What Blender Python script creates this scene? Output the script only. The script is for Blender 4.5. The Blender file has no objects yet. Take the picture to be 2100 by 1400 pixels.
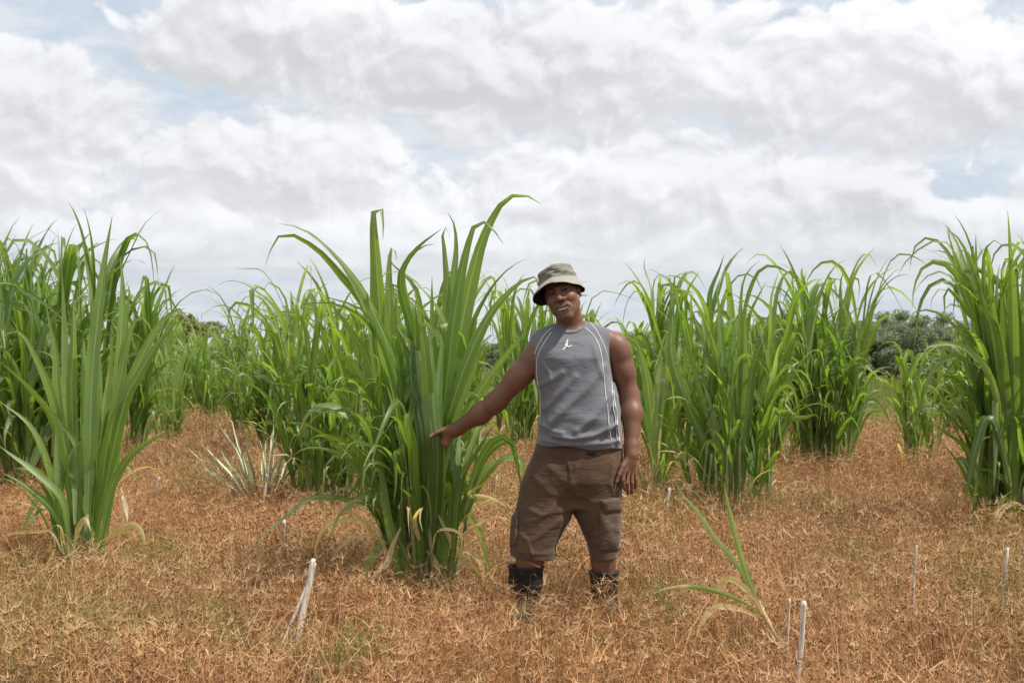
import bpy, math, random
import numpy as np
from mathutils import Vector, Matrix
from mathutils.bvhtree import BVHTree

R = math.radians
sc = bpy.context.scene
col = sc.collection

# ------------------------------------------------------------------ camera
F = 2450.0          # focal length in photo pixels (2100 wide): a 42 mm lens
CAM_H = 1.33
HOR = 730.0         # the horizon in the photo
cam_d = bpy.data.cameras.new('camera')
cam_d.sensor_width = 36.0
cam_d.lens = F / 2100.0 * 36.0
cam_d.shift_y = (HOR - 700.0) / 2100.0
cam_d.clip_end = 20000
cam_d.dof.use_dof = True
cam_d.dof.focus_distance = 6.15
cam_d.dof.aperture_fstop = 6.3
cam = bpy.data.objects.new('camera', cam_d)
col.objects.link(cam)
cam.location = (0, 0, CAM_H)
cam.rotation_euler = (R(90), 0, 0)
sc.camera = cam
sc.view_settings.view_transform = 'Standard'
sc.view_settings.look = 'None'
sc.view_settings.exposure = 0.15
sc.view_settings.gamma = 1.0

SUN_EL, SUN_AZ = 57.0, 112.0        # azimuth from +Y (away from camera) towards +X


def P(px, py, Y):
    return np.array(((px - 1050.0) / F * Y, Y, CAM_H + (HOR - py) / F * Y))


# ------------------------------------------------------------------ node helpers
class S:
    """a socket with arithmetic"""
    def __init__(s, t, k):
        s.t, s.k = t, k

    def _m(s, op, *a, clamp=False):
        n = s.t.nodes.new('ShaderNodeMath')
        n.operation = op
        n.use_clamp = clamp
        for i, v in enumerate((s,) + a):
            if isinstance(v, S):
                s.t.links.new(v.k, n.inputs[i])
            else:
                n.inputs[i].default_value = v
        return S(s.t, n.outputs[0])

    def __add__(s, o): return s._m('ADD', o)
    def __radd__(s, o): return s._m('ADD', o)
    def __sub__(s, o): return s._m('SUBTRACT', o)
    def __rsub__(s, o): return (s * -1.0) + o
    def __mul__(s, o): return s._m('MULTIPLY', o)
    def __rmul__(s, o): return s._m('MULTIPLY', o)
    def __truediv__(s, o): return s._m('DIVIDE', o)
    def max(s, o): return s._m('MAXIMUM', o)
    def min(s, o): return s._m('MINIMUM', o)
    def smax(s, o, k): return s._m('SMOOTH_MAX', o, k)
    def sqrt(s): return s._m('SQRT')
    def abs(s): return s._m('ABSOLUTE')
    def sin(s): return s._m('SINE')
    def pow(s, o): return s._m('POWER', o)
    def clamp(s): return s._m('ADD', 0.0, clamp=True)

    def step(s, a, b, lo=0.0, hi=1.0):
        n = s.t.nodes.new('ShaderNodeMapRange')
        n.interpolation_type = 'SMOOTHSTEP'
        s.t.links.new(s.k, n.inputs['Value'])
        for nm, v in (('From Min', a), ('From Max', b), ('To Min', lo), ('To Max', hi)):
            n.inputs[nm].default_value = v
        return S(s.t, n.outputs[0])


def xyz(t, x, y, z):
    n = t.nodes.new('ShaderNodeCombineXYZ')
    for i, v in enumerate((x, y, z)):
        if isinstance(v, S):
            t.links.new(v.k, n.inputs[i])
        else:
            n.inputs[i].default_value = v
    return n.outputs[0]


def noise(t, vec, scale, detail=4, rough=0.55, dist=0.0, lac=2.0):
    n = t.nodes.new('ShaderNodeTexNoise')
    n.inputs['Scale'].default_value = scale
    n.inputs['Detail'].default_value = detail
    n.inputs['Roughness'].default_value = rough
    n.inputs['Distortion'].default_value = dist
    n.inputs['Lacunarity'].default_value = lac
    if vec is not None:
        t.links.new(vec, n.inputs['Vector'])
    return S(t, n.outputs['Fac'])


def mixc(t, fac, a, b, mode='MIX'):
    n = t.nodes.new('ShaderNodeMix')
    n.data_type = 'RGBA'
    n.blend_type = mode
    for i, v in ((0, fac), (6, a), (7, b)):
        if isinstance(v, S):
            t.links.new(v.k, n.inputs[i])
        elif isinstance(v, bpy.types.NodeSocket):
            t.links.new(v, n.inputs[i])
        elif i == 0:
            n.inputs[i].default_value = v
        else:
            n.inputs[i].default_value = (*v, 1.0) if len(v) == 3 else v
    return n.outputs[2]


# ------------------------------------------------------------------ sky
world = bpy.data.worlds.new('World')
sc.world = world
world.use_nodes = True
wt = world.node_tree
wt.nodes.clear()
BG = 0.1
sky = wt.nodes.new('ShaderNodeTexSky')
sky.sky_type = 'NISHITA'
sky.sun_disc = False
sky.sun_elevation = R(SUN_EL)
sky.sun_rotation = R(SUN_AZ)
sky.altitude = 50
sky.air_density = 1.0
sky.dust_density = 2.0
tc = wt.nodes.new('ShaderNodeTexCoord')
sep = wt.nodes.new('ShaderNodeSeparateXYZ')
wt.links.new(tc.outputs['Generated'], sep.inputs[0])
dx, dy, dz = (S(wt, sep.outputs[i]) for i in range(3))
az = dx._m('ARCTAN2', dy) * 57.2958                    # degrees right of the view axis
el = dz._m('ARCSINE') * 57.2958                        # degrees above the horizon


def cloud_field(u, v):
    """cumulus density: big banks placed in azimuth / elevation, broken up by fractal noise"""
    wx = noise(wt, xyz(wt, u, v * 1.3, 3.7), 0.16, 3, 0.5)
    wy = noise(wt, xyz(wt, u, v * 1.3, 9.1), 0.16, 3, 0.5)
    uu = u + (wx - 0.5) * 5.0
    vv = v + (wy - 0.5) * 3.2
    banks = [(7.5, 7.0, 11.5, 4.1), (14.0, 6.6, 6.5, 3.2), (2.5, 13.6, 15.0, 3.3), (19.0, 12.6, 8.0, 3.8),
             (-23.5, 9.6, 7.0, 4.4), (-10.5, 8.6, 6.2, 3.2), (-11.0, 14.6, 7.0, 2.6),
             (-2.0, 5.0, 40.0, 2.4), (-34, 14, 9, 5), (33, 7, 9, 5)]
    b = None
    for (cu, cv, ru, rv) in banks:
        du = (uu - cu) * (1.0 / ru)
        dv = (vv - cv) * (1.0 / rv)
        e = 1.0 - (du * du + dv * dv).sqrt()
        b = e if b is None else b.smax(e, 0.25)
    # high in the sky (outside the picture) a broken deck
    b = b.max(v.step(17.0, 24.0, -3.0, 0.25))
    n1 = noise(wt, xyz(wt, uu, vv * 1.35, 0.0), 0.28, 9, 0.55, 0.25)
    n2 = noise(wt, xyz(wt, u, v * 1.2, 5.0), 1.15, 6, 0.6, 0.15)
    return b * 1.15 + (n1 - 0.5) * 1.9 + (n2 - 0.5) * 0.30 + 0.05, n1


D0, n_a = cloud_field(az, el)
D1, _ = cloud_field(az + 0.32, el + 0.60)
mask = D0.step(-0.06, 0.19)
relief = (D0 - D1).step(-0.34, 0.42)
thick = D0.step(0.15, 1.35)
big = noise(wt, xyz(wt, az * 0.5, el * 1.1, 21.0), 0.16, 4, 0.5)
bright = relief * 0.245 + big.step(0.30, 0.66) * 0.10 + 0.625 - thick * 0.05
# low on the horizon everything flattens into layered grey strata
strata = noise(wt, xyz(wt, az * 0.12, el * 1.1, 2.0), 0.75, 5, 0.55, 0.4)
low = el.step(2.5, 7.5, 1.0, 0.0)
cl = mixc(wt, (bright * 1.0).clamp(), (0.0, 0.0, 0.0), (0.955, 0.968, 1.0))
# thin high veil over the blue
veil = noise(wt, xyz(wt, az, el * 2.2, 14.0), 0.22, 7, 0.62, 0.6).step(0.30, 0.72)
blue = mixc(wt, 0.70, sky.outputs[0], (5.3, 6.55, 7.9))
gap = mixc(wt, veil * 0.72 + 0.26, blue, (7.5, 7.7, 8.0))
ten = mixc(wt, 1.0, cl, (10.0, 10.0, 10.0), 'MULTIPLY')
c1 = mixc(wt, mask, gap, ten)
strat_c = mixc(wt, strata.step(0.36, 0.64), (5.6, 6.2, 6.85), (7.2, 7.4, 7.7))
c2 = mixc(wt, low * 0.75, c1, strat_c)
below = dz.step(-0.02, 0.0)
c3 = mixc(wt, below, (1.2, 0.9, 0.6), c2)
bgn = wt.nodes.new('ShaderNodeBackground')
bgn.inputs['Strength'].default_value = BG
wt.links.new(c3, bgn.inputs['Color'])
wo = wt.nodes.new('ShaderNodeOutputWorld')
wt.links.new(bgn.outputs[0], wo.inputs['Surface'])
world.cycles.sampling_method = 'MANUAL'
world.cycles.sample_map_resolution = 512

# ------------------------------------------------------------------ sun
sun_d = bpy.data.lights.new('sun', 'SUN')
sun_d.energy = 4.6
sun_d.angle = R(0.6)
sun_d.color = (1.0, 0.95, 0.87)
sun = bpy.data.objects.new('sun', sun_d)
col.objects.link(sun)
sv = Vector((math.sin(R(SUN_AZ)) * math.cos(R(SUN_EL)), math.cos(R(SUN_AZ)) * math.cos(R(SUN_EL)), math.sin(R(SUN_EL))))
sun.rotation_euler = sv.to_track_quat('Z', 'Y').to_euler()
sun.location = sv * 60


# ------------------------------------------------------------------ object helpers
def tag(o, label=None, cat=None, group=None, kind=None):
    for k, v in (('label', label), ('category', cat), ('group', group), ('kind', kind)):
        if v:
            o[k] = v
    return o


def empty(name, loc, label, cat, group=None):
    o = bpy.data.objects.new(name, None)
    col.objects.link(o)
    o.location = loc
    o.empty_display_size = 0.1
    return tag(o, label, cat, group)


def link_mesh(name, me, mat=None, parent=None, origin=None):
    """mesh data given in world coordinates; the object's origin goes to the thing's base"""
    o = bpy.data.objects.new(name, me)
    col.objects.link(o)
    if mat is not None:
        me.materials.append(mat)
    if parent is not None:
        w = Vector(parent['_w']) if '_w' in parent else parent.location
        me.transform(Matrix.Translation(-w))
        o.parent = parent
        o['_w'] = tuple(w)
    elif origin is not None:
        me.transform(Matrix.Translation(-Vector(origin)))
        o.location = origin
        o['_w'] = tuple(origin)
    return o


def mesh_from(V, faces, smooth=True):
    me = bpy.data.meshes.new('m')
    V = np.asarray(V, np.float32)
    Fq = np.asarray(faces, np.int32)
    n, k = Fq.shape
    me.vertices.add(len(V))
    me.vertices.foreach_set('co', V.ravel())
    me.loops.add(n * k)
    me.loops.foreach_set('vertex_index', Fq.ravel())
    me.polygons.add(n)
    me.polygons.foreach_set('loop_start', np.arange(0, n * k, k, dtype=np.int32))
    if smooth:
        me.polygons.foreach_set('use_smooth', np.ones(n, bool))
    me.update(calc_edges=True)
    return me


class MB:
    """collects quads with a colour per vertex and one uv per vertex"""
    def __init__(s):
        s.v, s.f, s.c, s.u, s.n = [], [], [], [], 0

    def add(s, V, Fq, C, U=None):
        V = np.asarray(V, float)
        s.v.append(V)
        s.f.append(np.asarray(Fq, int) + s.n)
        C = np.asarray(C, float)
        s.c.append(np.broadcast_to(C, (len(V), 3)))
        s.u.append(np.zeros((len(V), 2)) if U is None else np.asarray(U, float))
        s.n += len(V)

    def mesh(s, smooth=True):
        V = np.concatenate(s.v)
        Fq = np.concatenate(s.f)
        me = mesh_from(V, Fq, smooth)
        a = me.attributes.new('tint', 'FLOAT_COLOR', 'POINT')
        C = np.concatenate([np.concatenate(s.c), np.ones((len(V), 1))], 1).astype(np.float32)
        a.data.foreach_set('color', C.ravel())
        uv = me.uv_layers.new(name='UVMap')
        uv.data.foreach_set('uv', np.concatenate(s.u)[Fq.ravel()].astype(np.float32).ravel())
        return me

    def tube(s, pts, rad, C, seg=6):
        pts = np.asarray(pts, float)
        n = len(pts)
        rad = np.broadcast_to(np.asarray(rad, float), (n,))
        T = np.gradient(pts, axis=0)
        T /= np.linalg.norm(T, axis=1)[:, None] + 1e-9
        ref = np.array((0.31, 0.95, 0.05)) if abs(T[0][1]) < 0.8 else np.array((1.0, 0.1, 0.2))
        A = np.cross(T, ref)
        A /= np.linalg.norm(A, axis=1)[:, None]
        B = np.cross(T, A)
        th = np.linspace(0, 2 * math.pi, seg, endpoint=False)
        V = pts[:, None] + rad[:, None, None] * (np.cos(th)[None, :, None] * A[:, None] + np.sin(th)[None, :, None] * B[:, None])
        i = np.arange(n - 1)[:, None] * seg
        j = np.arange(seg)[None]
        q = np.stack([i + j, i + (j + 1) % seg, i + seg + (j + 1) % seg, i + seg + j], -1).reshape(-1, 4)
        u = np.stack(np.meshgrid(np.linspace(0, 1, n), th / 6.2832, indexing='ij'), -1).reshape(-1, 2)
        V = V.reshape(-1, 3)
        # end cap (a cone to the centre, as degenerate quads)
        top = len(V)
        V = np.concatenate([V, pts[-1:]])
        u = np.concatenate([u, [[1, 0]]])
        k = (n - 1) * seg
        caps = [(k + a, k + (a + 1) % seg, k + (a + 2) % seg, top) for a in range(0, seg, 2)] if seg % 2 == 0 else []
        if caps:
            q = np.concatenate([q, np.array(caps)])
        s.add(V, q, C, u)

    def ribbon(s, pts, across, width, C, fold=0.3, rows=5, wave=0.0, rng=None):
        """a leaf blade: V-folded along its midrib"""
        pts = np.asarray(pts, float)
        n = len(pts)
        T = np.gradient(pts, axis=0)
        T /= np.linalg.norm(T, axis=1)[:, None] + 1e-9
        A = across - (across * T).sum(1)[:, None] * T
        A /= np.linalg.norm(A, axis=1)[:, None] + 1e-9
        Nn = np.cross(T, A)
        us = np.array((0, .25, .5, .75, 1.0)) if rows == 5 else np.array((0, .5, 1.0))
        k = len(us)
        c = us - 0.5
        dep = (0.5 - np.abs(c)) * fold
        V = pts[:, None] + width[:, None, None] * (c[None, :, None] * A[:, None] - dep[None, :, None] * Nn[:, None])
        if wave and rng is not None:
            t = np.linspace(0, 1, n)
            for sg, kk in ((0, 0), (1, k - 1)):
                w_ = wave * np.sin(t * rng.uniform(18, 34) + rng.uniform(0, 6)) * width
                V[:, kk] += w_[:, None] * Nn
        i = np.arange(n - 1)[:, None] * k
        j = np.arange(k - 1)[None]
        q = np.stack([i + j, i + j + 1, i + k + j + 1, i + k + j], -1).reshape(-1, 4)
        u = np.stack(np.meshgrid(np.linspace(0, 1, n), us, indexing='ij'), -1).reshape(-1, 2)[:, ::-1]
        s.add(V.reshape(-1, 3), q, C, u)


# ------------------------------------------------------------------ materials
def new_mat(name):
    m = bpy.data.materials.new(name)
    m.use_nodes = True
    t = m.node_tree
    t.nodes.clear()
    out = t.nodes.new('ShaderNodeOutputMaterial')
    return m, t, out


def bsdf(t, colr, rough=0.6, spec=0.3, normal=None):
    b = t.nodes.new('ShaderNodeBsdfPrincipled')
    if isinstance(colr, bpy.types.NodeSocket):
        t.links.new(colr, b.inputs['Base Color'])
    else:
        b.inputs['Base Color'].default_value = (*colr, 1)
    if isinstance(rough, S):
        t.links.new(rough.k, b.inputs['Roughness'])
    else:
        b.inputs['Roughness'].default_value = rough
    b.inputs['Specular IOR Level'].default_value = spec
    if normal is not None:
        t.links.new(normal, b.inputs['Normal'])
    return b


def bump(t, h, strength=0.5, dist=0.01):
    n = t.nodes.new('ShaderNodeBump')
    n.inputs['Strength'].default_value = strength
    n.inputs['Distance'].default_value = dist
    t.links.new(h.k, n.inputs['Height'])
    return n.outputs[0]


def attr(t, name):
    n = t.nodes.new('ShaderNodeAttribute')
    n.attribute_name = name
    return n


def pos(t):
    return t.nodes.new('ShaderNodeNewGeometry').outputs['Position']


def leaf_mat():
    m, t, out = new_mat('cane_leaf')
    a = attr(t, 'tint')
    sp = t.nodes.new('ShaderNodeSeparateColor')
    t.links.new(a.outputs['Color'], sp.inputs[0])
    rnd, dry, hue = (S(t, sp.outputs[i]) for i in range(3))
    uvn = t.nodes.new('ShaderNodeUVMap')
    su = t.nodes.new('ShaderNodeSeparateXYZ')
    t.links.new(uvn.outputs[0], su.inputs[0])
    u, v = S(t, su.outputs[0]), S(t, su.outputs[1])
    n1 = noise(t, pos(t), 5.0, 4, 0.6)
    g = mixc(t, rnd.step(0.0, 0.6), (0.068, 0.142, 0.022), (0.145, 0.262, 0.038))
    g = mixc(t, rnd.step(0.55, 1.0), g, (0.30, 0.37, 0.19))
    g = mixc(t, hue, g, (0.190, 0.290, 0.030))
    g = mixc(t, (n1 - 0.42) * 1.7, g, (0.085, 0.15, 0.05))
    vein = (u * 75.0).sin() * 0.5 + 0.5
    g = mixc(t, vein * 0.22, g, (0.16, 0.24, 0.085))
    mid = (u - 0.5).abs().step(0.018, 0.06, 1.0, 0.0)
    g = mixc(t, mid * 0.75, g, (0.36, 0.44, 0.22))
    spot = noise(t, pos(t), 26.0, 3, 0.7)
    foot = v.step(0.0, 0.30, 1.0, 0.0) * (1.0 - hue)
    g = mixc(t, foot * 0.38, g, (0.27, 0.33, 0.14))
    tip = (v + (spot - 0.5) * 0.35 + dry * 1.3).step(1.0, 1.12)
    straw = mixc(t, spot, (0.36, 0.24, 0.12), (0.80, 0.68, 0.46))
    g = mixc(t, tip, g, straw)
    edge = ((u - 0.5).abs() + (spot - 0.5) * 0.20).step(0.455, 0.50) * v.step(0.25, 0.75)
    g = mixc(t, edge * 0.55, g, (0.36, 0.27, 0.13))
    bk = S(t, t.nodes.new('ShaderNodeNewGeometry').outputs['Backfacing'])
    g = mixc(t, bk * (1.0 - tip) * 0.16, g, (0.30, 0.37, 0.21))  # upper side paler: slight bloom, plus sun and gloss put into the colour
    bmp = bump(t, vein * 0.3 + mid, 0.25, 0.004)
    p = bsdf(t, g, 0.36, 0.75, bmp)
    tr = t.nodes.new('ShaderNodeBsdfTranslucent')
    warm = mixc(t, 1.0, g, (1.9, 1.9, 0.7), 'MULTIPLY')
    t.links.new(warm, tr.inputs[0])
    mx = t.nodes.new('ShaderNodeMixShader')
    mx.inputs[0].default_value = 0.5
    t.links.new(p.outputs[0], mx.inputs[1])
    t.links.new(tr.outputs[0], mx.inputs[2])
    t.links.new(mx.outputs[0], out.inputs[0])
    return m


def grass_mat(name, dark=(0.11, 0.056, 0.024), mid_=(0.46, 0.235, 0.10), lite=(0.80, 0.57, 0.33), green=(0.24, 0.32, 0.09), gscale=0.55, g0=0.55, g1=0.80):
    """tint.r picks dark / mid / light straw, tint.g how green; the green comes in patches"""
    m, t, out = new_mat(name)
    a = attr(t, 'tint')
    sp = t.nodes.new('ShaderNodeSeparateColor')
    t.links.new(a.outputs['Color'], sp.inputs[0])
    r, g, b = (S(t, sp.outputs[i]) for i in range(3))
    p_ = pos(t)
    patch = noise(t, p_, gscale, 4, 0.6)
    big = noise(t, p_, 0.33, 3, 0.5)
    oi = t.nodes.new('ShaderNodeObjectInfo')
    rnd = S(t, oi.outputs['Random'])
    c = mixc(t, r.step(0.0, 0.5), dark, mid_)
    c = mixc(t, r.step(0.5, 1.0), c, lite)
    c = mixc(t, (rnd * 0.5 + big.step(0.35, 0.65) * 0.5) * 0.55, c, mixc(t, 1.0, c, (1.12, 0.86, 0.68), 'MULTIPLY'))
    c = mixc(t, (patch + g * 0.28).step(g0, g1) * 0.75, c, mixc(t, r, (0.11, 0.165, 0.035), green))
    d = bsdf(t, c, 0.65, 0.2)
    tr = t.nodes.new('ShaderNodeBsdfTranslucent')
    t.links.new(c, tr.inputs[0])
    mx = t.nodes.new('ShaderNodeMixShader')
    mx.inputs[0].default_value = 0.25
    t.links.new(d.outputs[0], mx.inputs[1])
    t.links.new(tr.outputs[0], mx.inputs[2])
    t.links.new(mx.outputs[0], out.inputs[0])
    return m


def plain_mat(name, c1, c2, scale, rough=0.7, spec=0.2, bmp=0.3, bdist=0.01, detail=5):
    m, t, out = new_mat(name)
    p_ = pos(t)
    n = noise(t, p_, scale, detail, 0.6)
    c = mixc(t, n.step(0.3, 0.7), c1, c2)
    b = bsdf(t, c, rough, spec, bump(t, n, bmp, bdist))
    t.links.new(b.outputs[0], out.inputs[0])
    return m


M_LEAF = leaf_mat()
M_DRYGRASS = grass_mat('dry_sedge')
M_GREENGRASS = grass_mat('meadow_grass', (0.13, 0.12, 0.03), (0.20, 0.22, 0.055), (0.34, 0.33, 0.11), (0.15, 0.21, 0.05), 0.2, 0.4, 0.7)
M_STALK = plain_mat('stalk', (0.16, 0.20, 0.07), (0.30, 0.30, 0.14), 30, 0.55, 0.3)


def stake_mat():
    m, t, out = new_mat('bleached_cane')
    co = t.nodes.new('ShaderNodeTexCoord').outputs['Object']
    mp = t.nodes.new('ShaderNodeMapping')
    mp.inputs['Scale'].default_value = (90, 90, 7)
    t.links.new(co, mp.inputs[0])
    n = noise(t, mp.outputs[0], 1.0, 5, 0.6)
    n2 = noise(t, co, 14, 4, 0.6)
    c = mixc(t, n.step(0.35, 0.7), (0.40, 0.35, 0.29), (0.78, 0.71, 0.60))
    c = mixc(t, n2.step(0.55, 0.72), c, (0.20, 0.16, 0.13))
    b = bsdf(t, c, 0.75, 0.2, bump(t, n, 0.5, 0.004))
    t.links.new(b.outputs[0], out.inputs[0])
    return m


M_STAKE = stake_mat()

# ------------------------------------------------------------------ ground
def make_ground():
    xs = np.concatenate([-np.geomspace(2500, 12, 26), np.linspace(-11, 11, 45), np.geomspace(12, 2500, 26)])
    ys = np.concatenate([np.linspace(-12, 40, 105), np.geomspace(41, 4000, 34)])
    X, Y = np.meshgrid(xs, ys, indexing='ij')
    Z = 0.014 * np.sin(X * 1.7 + 0.6 * Y) + 0.012 * np.sin(Y * 2.3 - X)
    Z *= np.clip((60 - Y) / 30, 0, 1)
    V = np.stack([X, Y, Z], -1).reshape(-1, 3)
    ny = len(ys)
    i = np.arange(len(xs) - 1)[:, None] * ny
    j = np.arange(ny - 1)[None]
    q = np.stack([i + j, i + ny + j, i + ny + j + 1, i + j + 1], -1).reshape(-1, 4)
    m, t, out = new_mat('soil')
    p_ = pos(t)
    s3 = t.nodes.new('ShaderNodeSeparateXYZ')
    t.links.new(p_, s3.inputs[0])
    yy = S(t, s3.outputs[1])
    n = noise(t, p_, 9.0, 6, 0.65)
    nb = noise(t, p_, 0.12, 4, 0.6)
    soil = mixc(t, n, (0.045, 0.026, 0.013), (0.13, 0.075, 0.038))
    mead = mixc(t, nb.step(0.35, 0.65), (0.20, 0.22, 0.055), (0.29, 0.25, 0.085))
    far = (yy + (nb - 0.5) * 8.0).step(18.0, 23.0)
    band = yy.step(41.0, 43.0) * yy.step(47.0, 50.0, 1.0, 0.0)
    c = mixc(t, far, soil, mead)
    c = mixc(t, band * 0.7, c, (0.32, 0.20, 0.09))
    b = bsdf(t, c, 0.9, 0.1, bump(t, n, 0.6, 0.03))
    t.links.new(b.outputs[0], out.inputs[0])
    o = link_mesh('ground', mesh_from(V, q), m)
    tag(o, kind='structure')


make_ground()


# ------------------------------------------------------------------ scattering (geometry nodes, one object)
def scatter(name, protos, pts, rotz, tilt, scl, idx, mat):
    """one object: its mesh holds the few source tufts (pk = their number) and the points (pk = -1)"""
    mb_v = np.concatenate([np.concatenate(p.v) for p in protos] + [pts])
    off, F_, pk, C = 0, [], [], []
    for k, p in enumerate(protos):
        nv = sum(len(a) for a in p.v)
        F_.append(np.concatenate(p.f) + off)
        pk.append(np.full(nv, k, np.int32))
        C.append(np.concatenate(p.c))
        off += nv
    npt = len(pts)
    me = mesh_from(mb_v, np.concatenate(F_), False)
    pk = np.concatenate(pk + [np.full(npt, -1, np.int32)])
    pad = lambda a: np.concatenate([np.zeros((off,) + a.shape[1:], a.dtype), a])
    A = me.attributes
    A.new('pk', 'INT', 'POINT').data.foreach_set('value', pk)
    A.new('idx', 'INT', 'POINT').data.foreach_set('value', pad(idx.astype(np.int32)))
    A.new('scl', 'FLOAT', 'POINT').data.foreach_set('value', pad(scl.astype(np.float32)))
    rot = np.stack([tilt[:, 0], tilt[:, 1], rotz], 1).astype(np.float32)
    A.new('rot', 'FLOAT_VECTOR', 'POINT').data.foreach_set('vector', pad(rot).ravel())
    Cc = np.concatenate(C + [np.zeros((npt, 3))])
    Cc = np.concatenate([Cc, np.ones((len(Cc), 1))], 1).astype(np.float32)
    A.new('tint', 'FLOAT_COLOR', 'POINT').data.foreach_set('color', Cc.ravel())
    o = link_mesh(name, me, mat)
    g = bpy.data.node_groups.new(name + '_scatter', 'GeometryNodeTree')
    g.interface.new_socket('Geometry', in_out='INPUT', socket_type='NodeSocketGeometry')
    g.interface.new_socket('Geometry', in_out='OUTPUT', socket_type='NodeSocketGeometry')
    N = g.nodes.new
    gi, go = N('NodeGroupInput'), N('NodeGroupOutput')

    def named(nm, ty):
        n = N('GeometryNodeInputNamedAttribute')
        n.data_type = ty
        n.inputs['Name'].default_value = nm
        return n.outputs['Attribute']
    pks = named('pk', 'INT')

    def part(k):
        c = N('FunctionNodeCompare')
        c.data_type = 'INT'
        c.operation = 'EQUAL'
        g.links.new(pks, c.inputs[2])
        c.inputs[3].default_value = k
        s = N('GeometryNodeSeparateGeometry')
        s.domain = 'POINT'
        g.links.new(gi.outputs[0], s.inputs[0])
        g.links.new(c.outputs[0], s.inputs[1])
        return s.outputs[0]
    g2i = N('GeometryNodeGeometryToInstance')
    for k in reversed(range(len(protos))):
        g.links.new(part(k), g2i.inputs[0])
    ip = N('GeometryNodeInstanceOnPoints')
    g.links.new(part(-1), ip.inputs['Points'])
    g.links.new(g2i.outputs[0], ip.inputs['Instance'])
    ip.inputs['Pick Instance'].default_value = True
    g.links.new(named('idx', 'INT'), ip.inputs['Instance Index'])
    g.links.new(named('rot', 'FLOAT_VECTOR'), ip.inputs['Rotation'])
    g.links.new(named('scl', 'FLOAT'), ip.inputs['Scale'])
    g.links.new(ip.outputs[0], go.inputs[0])
    md = o.modifiers.new('scatter', 'NODES')
    md.node_group = g
    return o


def blade(mb, rng, base, phi, th0, bend, L, w, tint, seg=3):
    t = np.linspace(0, 1, seg + 1)
    th = th0 + bend * t ** 1.5
    d = np.stack([np.sin(th) * math.cos(phi), np.sin(th) * math.sin(phi), np.cos(th)], 1)
    pts = base + np.concatenate([np.zeros((1, 3)), np.cumsum(d[:-1] * (L / seg), 0)])
    ax = rng.uniform(0, math.pi)
    A = np.array((math.cos(ax), math.sin(ax), rng.uniform(-.4, .4)))
    wd = w * (1 - 0.75 * t)
    V = np.stack([pts - A * wd[:, None] / 2, pts + A * wd[:, None] / 2], 1).reshape(-1, 3)
    i = np.arange(seg) * 2
    mb.add(V, np.stack([i, i + 1, i + 3, i + 2], 1), tint)
    return pts[-1], d[-1]


def sedge_tuft(seed, n=60, h=0.2, rad=0.07, w=0.0032, heads=0.4, green=0.0):
    rng = np.random.default_rng(seed)
    mb = MB()
    for i in range(n):
        r = rad * math.sqrt(rng.random())
        a = rng.uniform(0, 6.283)
        base = np.array((r * math.cos(a), r * math.sin(a), -0.01))
        kind = rng.random()
        gr = max(0.0, rng.normal(green, 0.35))
        tone = np.clip(rng.normal(0.47, 0.27), 0, 1)
        if kind < 0.74:          # culm with a burst of bracts and a dark head
            L = h * rng.uniform(0.40, 1.2)
            tip, d = blade(mb, rng, base, rng.uniform(0, 6.283), abs(rng.normal(0.12, 0.22)), rng.normal(0.25, 0.4), L, w * 0.95, (min(1, tone * 1.0 + .05), gr, 0), 3)
            if rng.random() < heads:
                for k in range(rng.integers(3, 7)):
                    blade(mb, rng, tip, rng.uniform(0, 6.283), rng.uniform(0.7, 1.7), rng.uniform(0, 1.2), rng.uniform(.025, .075), w * 0.85, (min(1, tone + 0.25), gr * .6, 0), 2)
                for k in range(6):
                    blade(mb, rng, tip - d * .004, rng.uniform(0, 6.283), rng.uniform(0.1, 2.4), 0.2, rng.uniform(.006, .015), 0.0048, (0.05, 0, 0), 1)
        elif kind < 0.92:        # arching dead blade
            blade(mb, rng, base, rng.uniform(0, 6.283), rng.uniform(0.1, 0.9), rng.uniform(0.6, 2.4), h * rng.uniform(.6, 1.4), w, (np.clip(tone + .10, 0, 1), gr, 0), 4)
        else:                    # litter lying in the upper layer
            b2 = base + np.array((0, 0, h * rng.uniform(0.2, 0.75)))
            blade(mb, rng, b2, rng.uniform(0, 6.283), rng.uniform(1.0, 1.9), rng.normal(0, .6), rng.uniform(.06, .22), w * .8, (np.clip(tone + .25, 0, 1), gr * .5, 0), 2)
    return mb


def straw_wisp(seed, n=7, h=.34, green=0.0):
    """a few long thin stems leaning out of the mat"""
    rng = np.random.default_rng(seed)
    mb = MB()
    for i in range(n):
        base = np.array((rng.normal(0, .05), rng.normal(0, .05), 0))
        tone = np.clip(rng.normal(.88, .2), 0, 1)
        g = max(0, rng.normal(green, .2))
        tip, d = blade(mb, rng, base, rng.uniform(0, 6.283), abs(rng.normal(.35, .4)), rng.normal(.25, .35), h * rng.uniform(.5, 1.25), rng.uniform(.0032, .0062), (tone, g, 0), 4)
        if rng.random() < .35:
            for k in range(5):
                blade(mb, rng, tip, rng.uniform(0, 6.283), rng.uniform(.6, 1.7), rng.uniform(0, 1), rng.uniform(.03, .09), .0036, (tone, g, 0), 2)
    return mb


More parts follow.
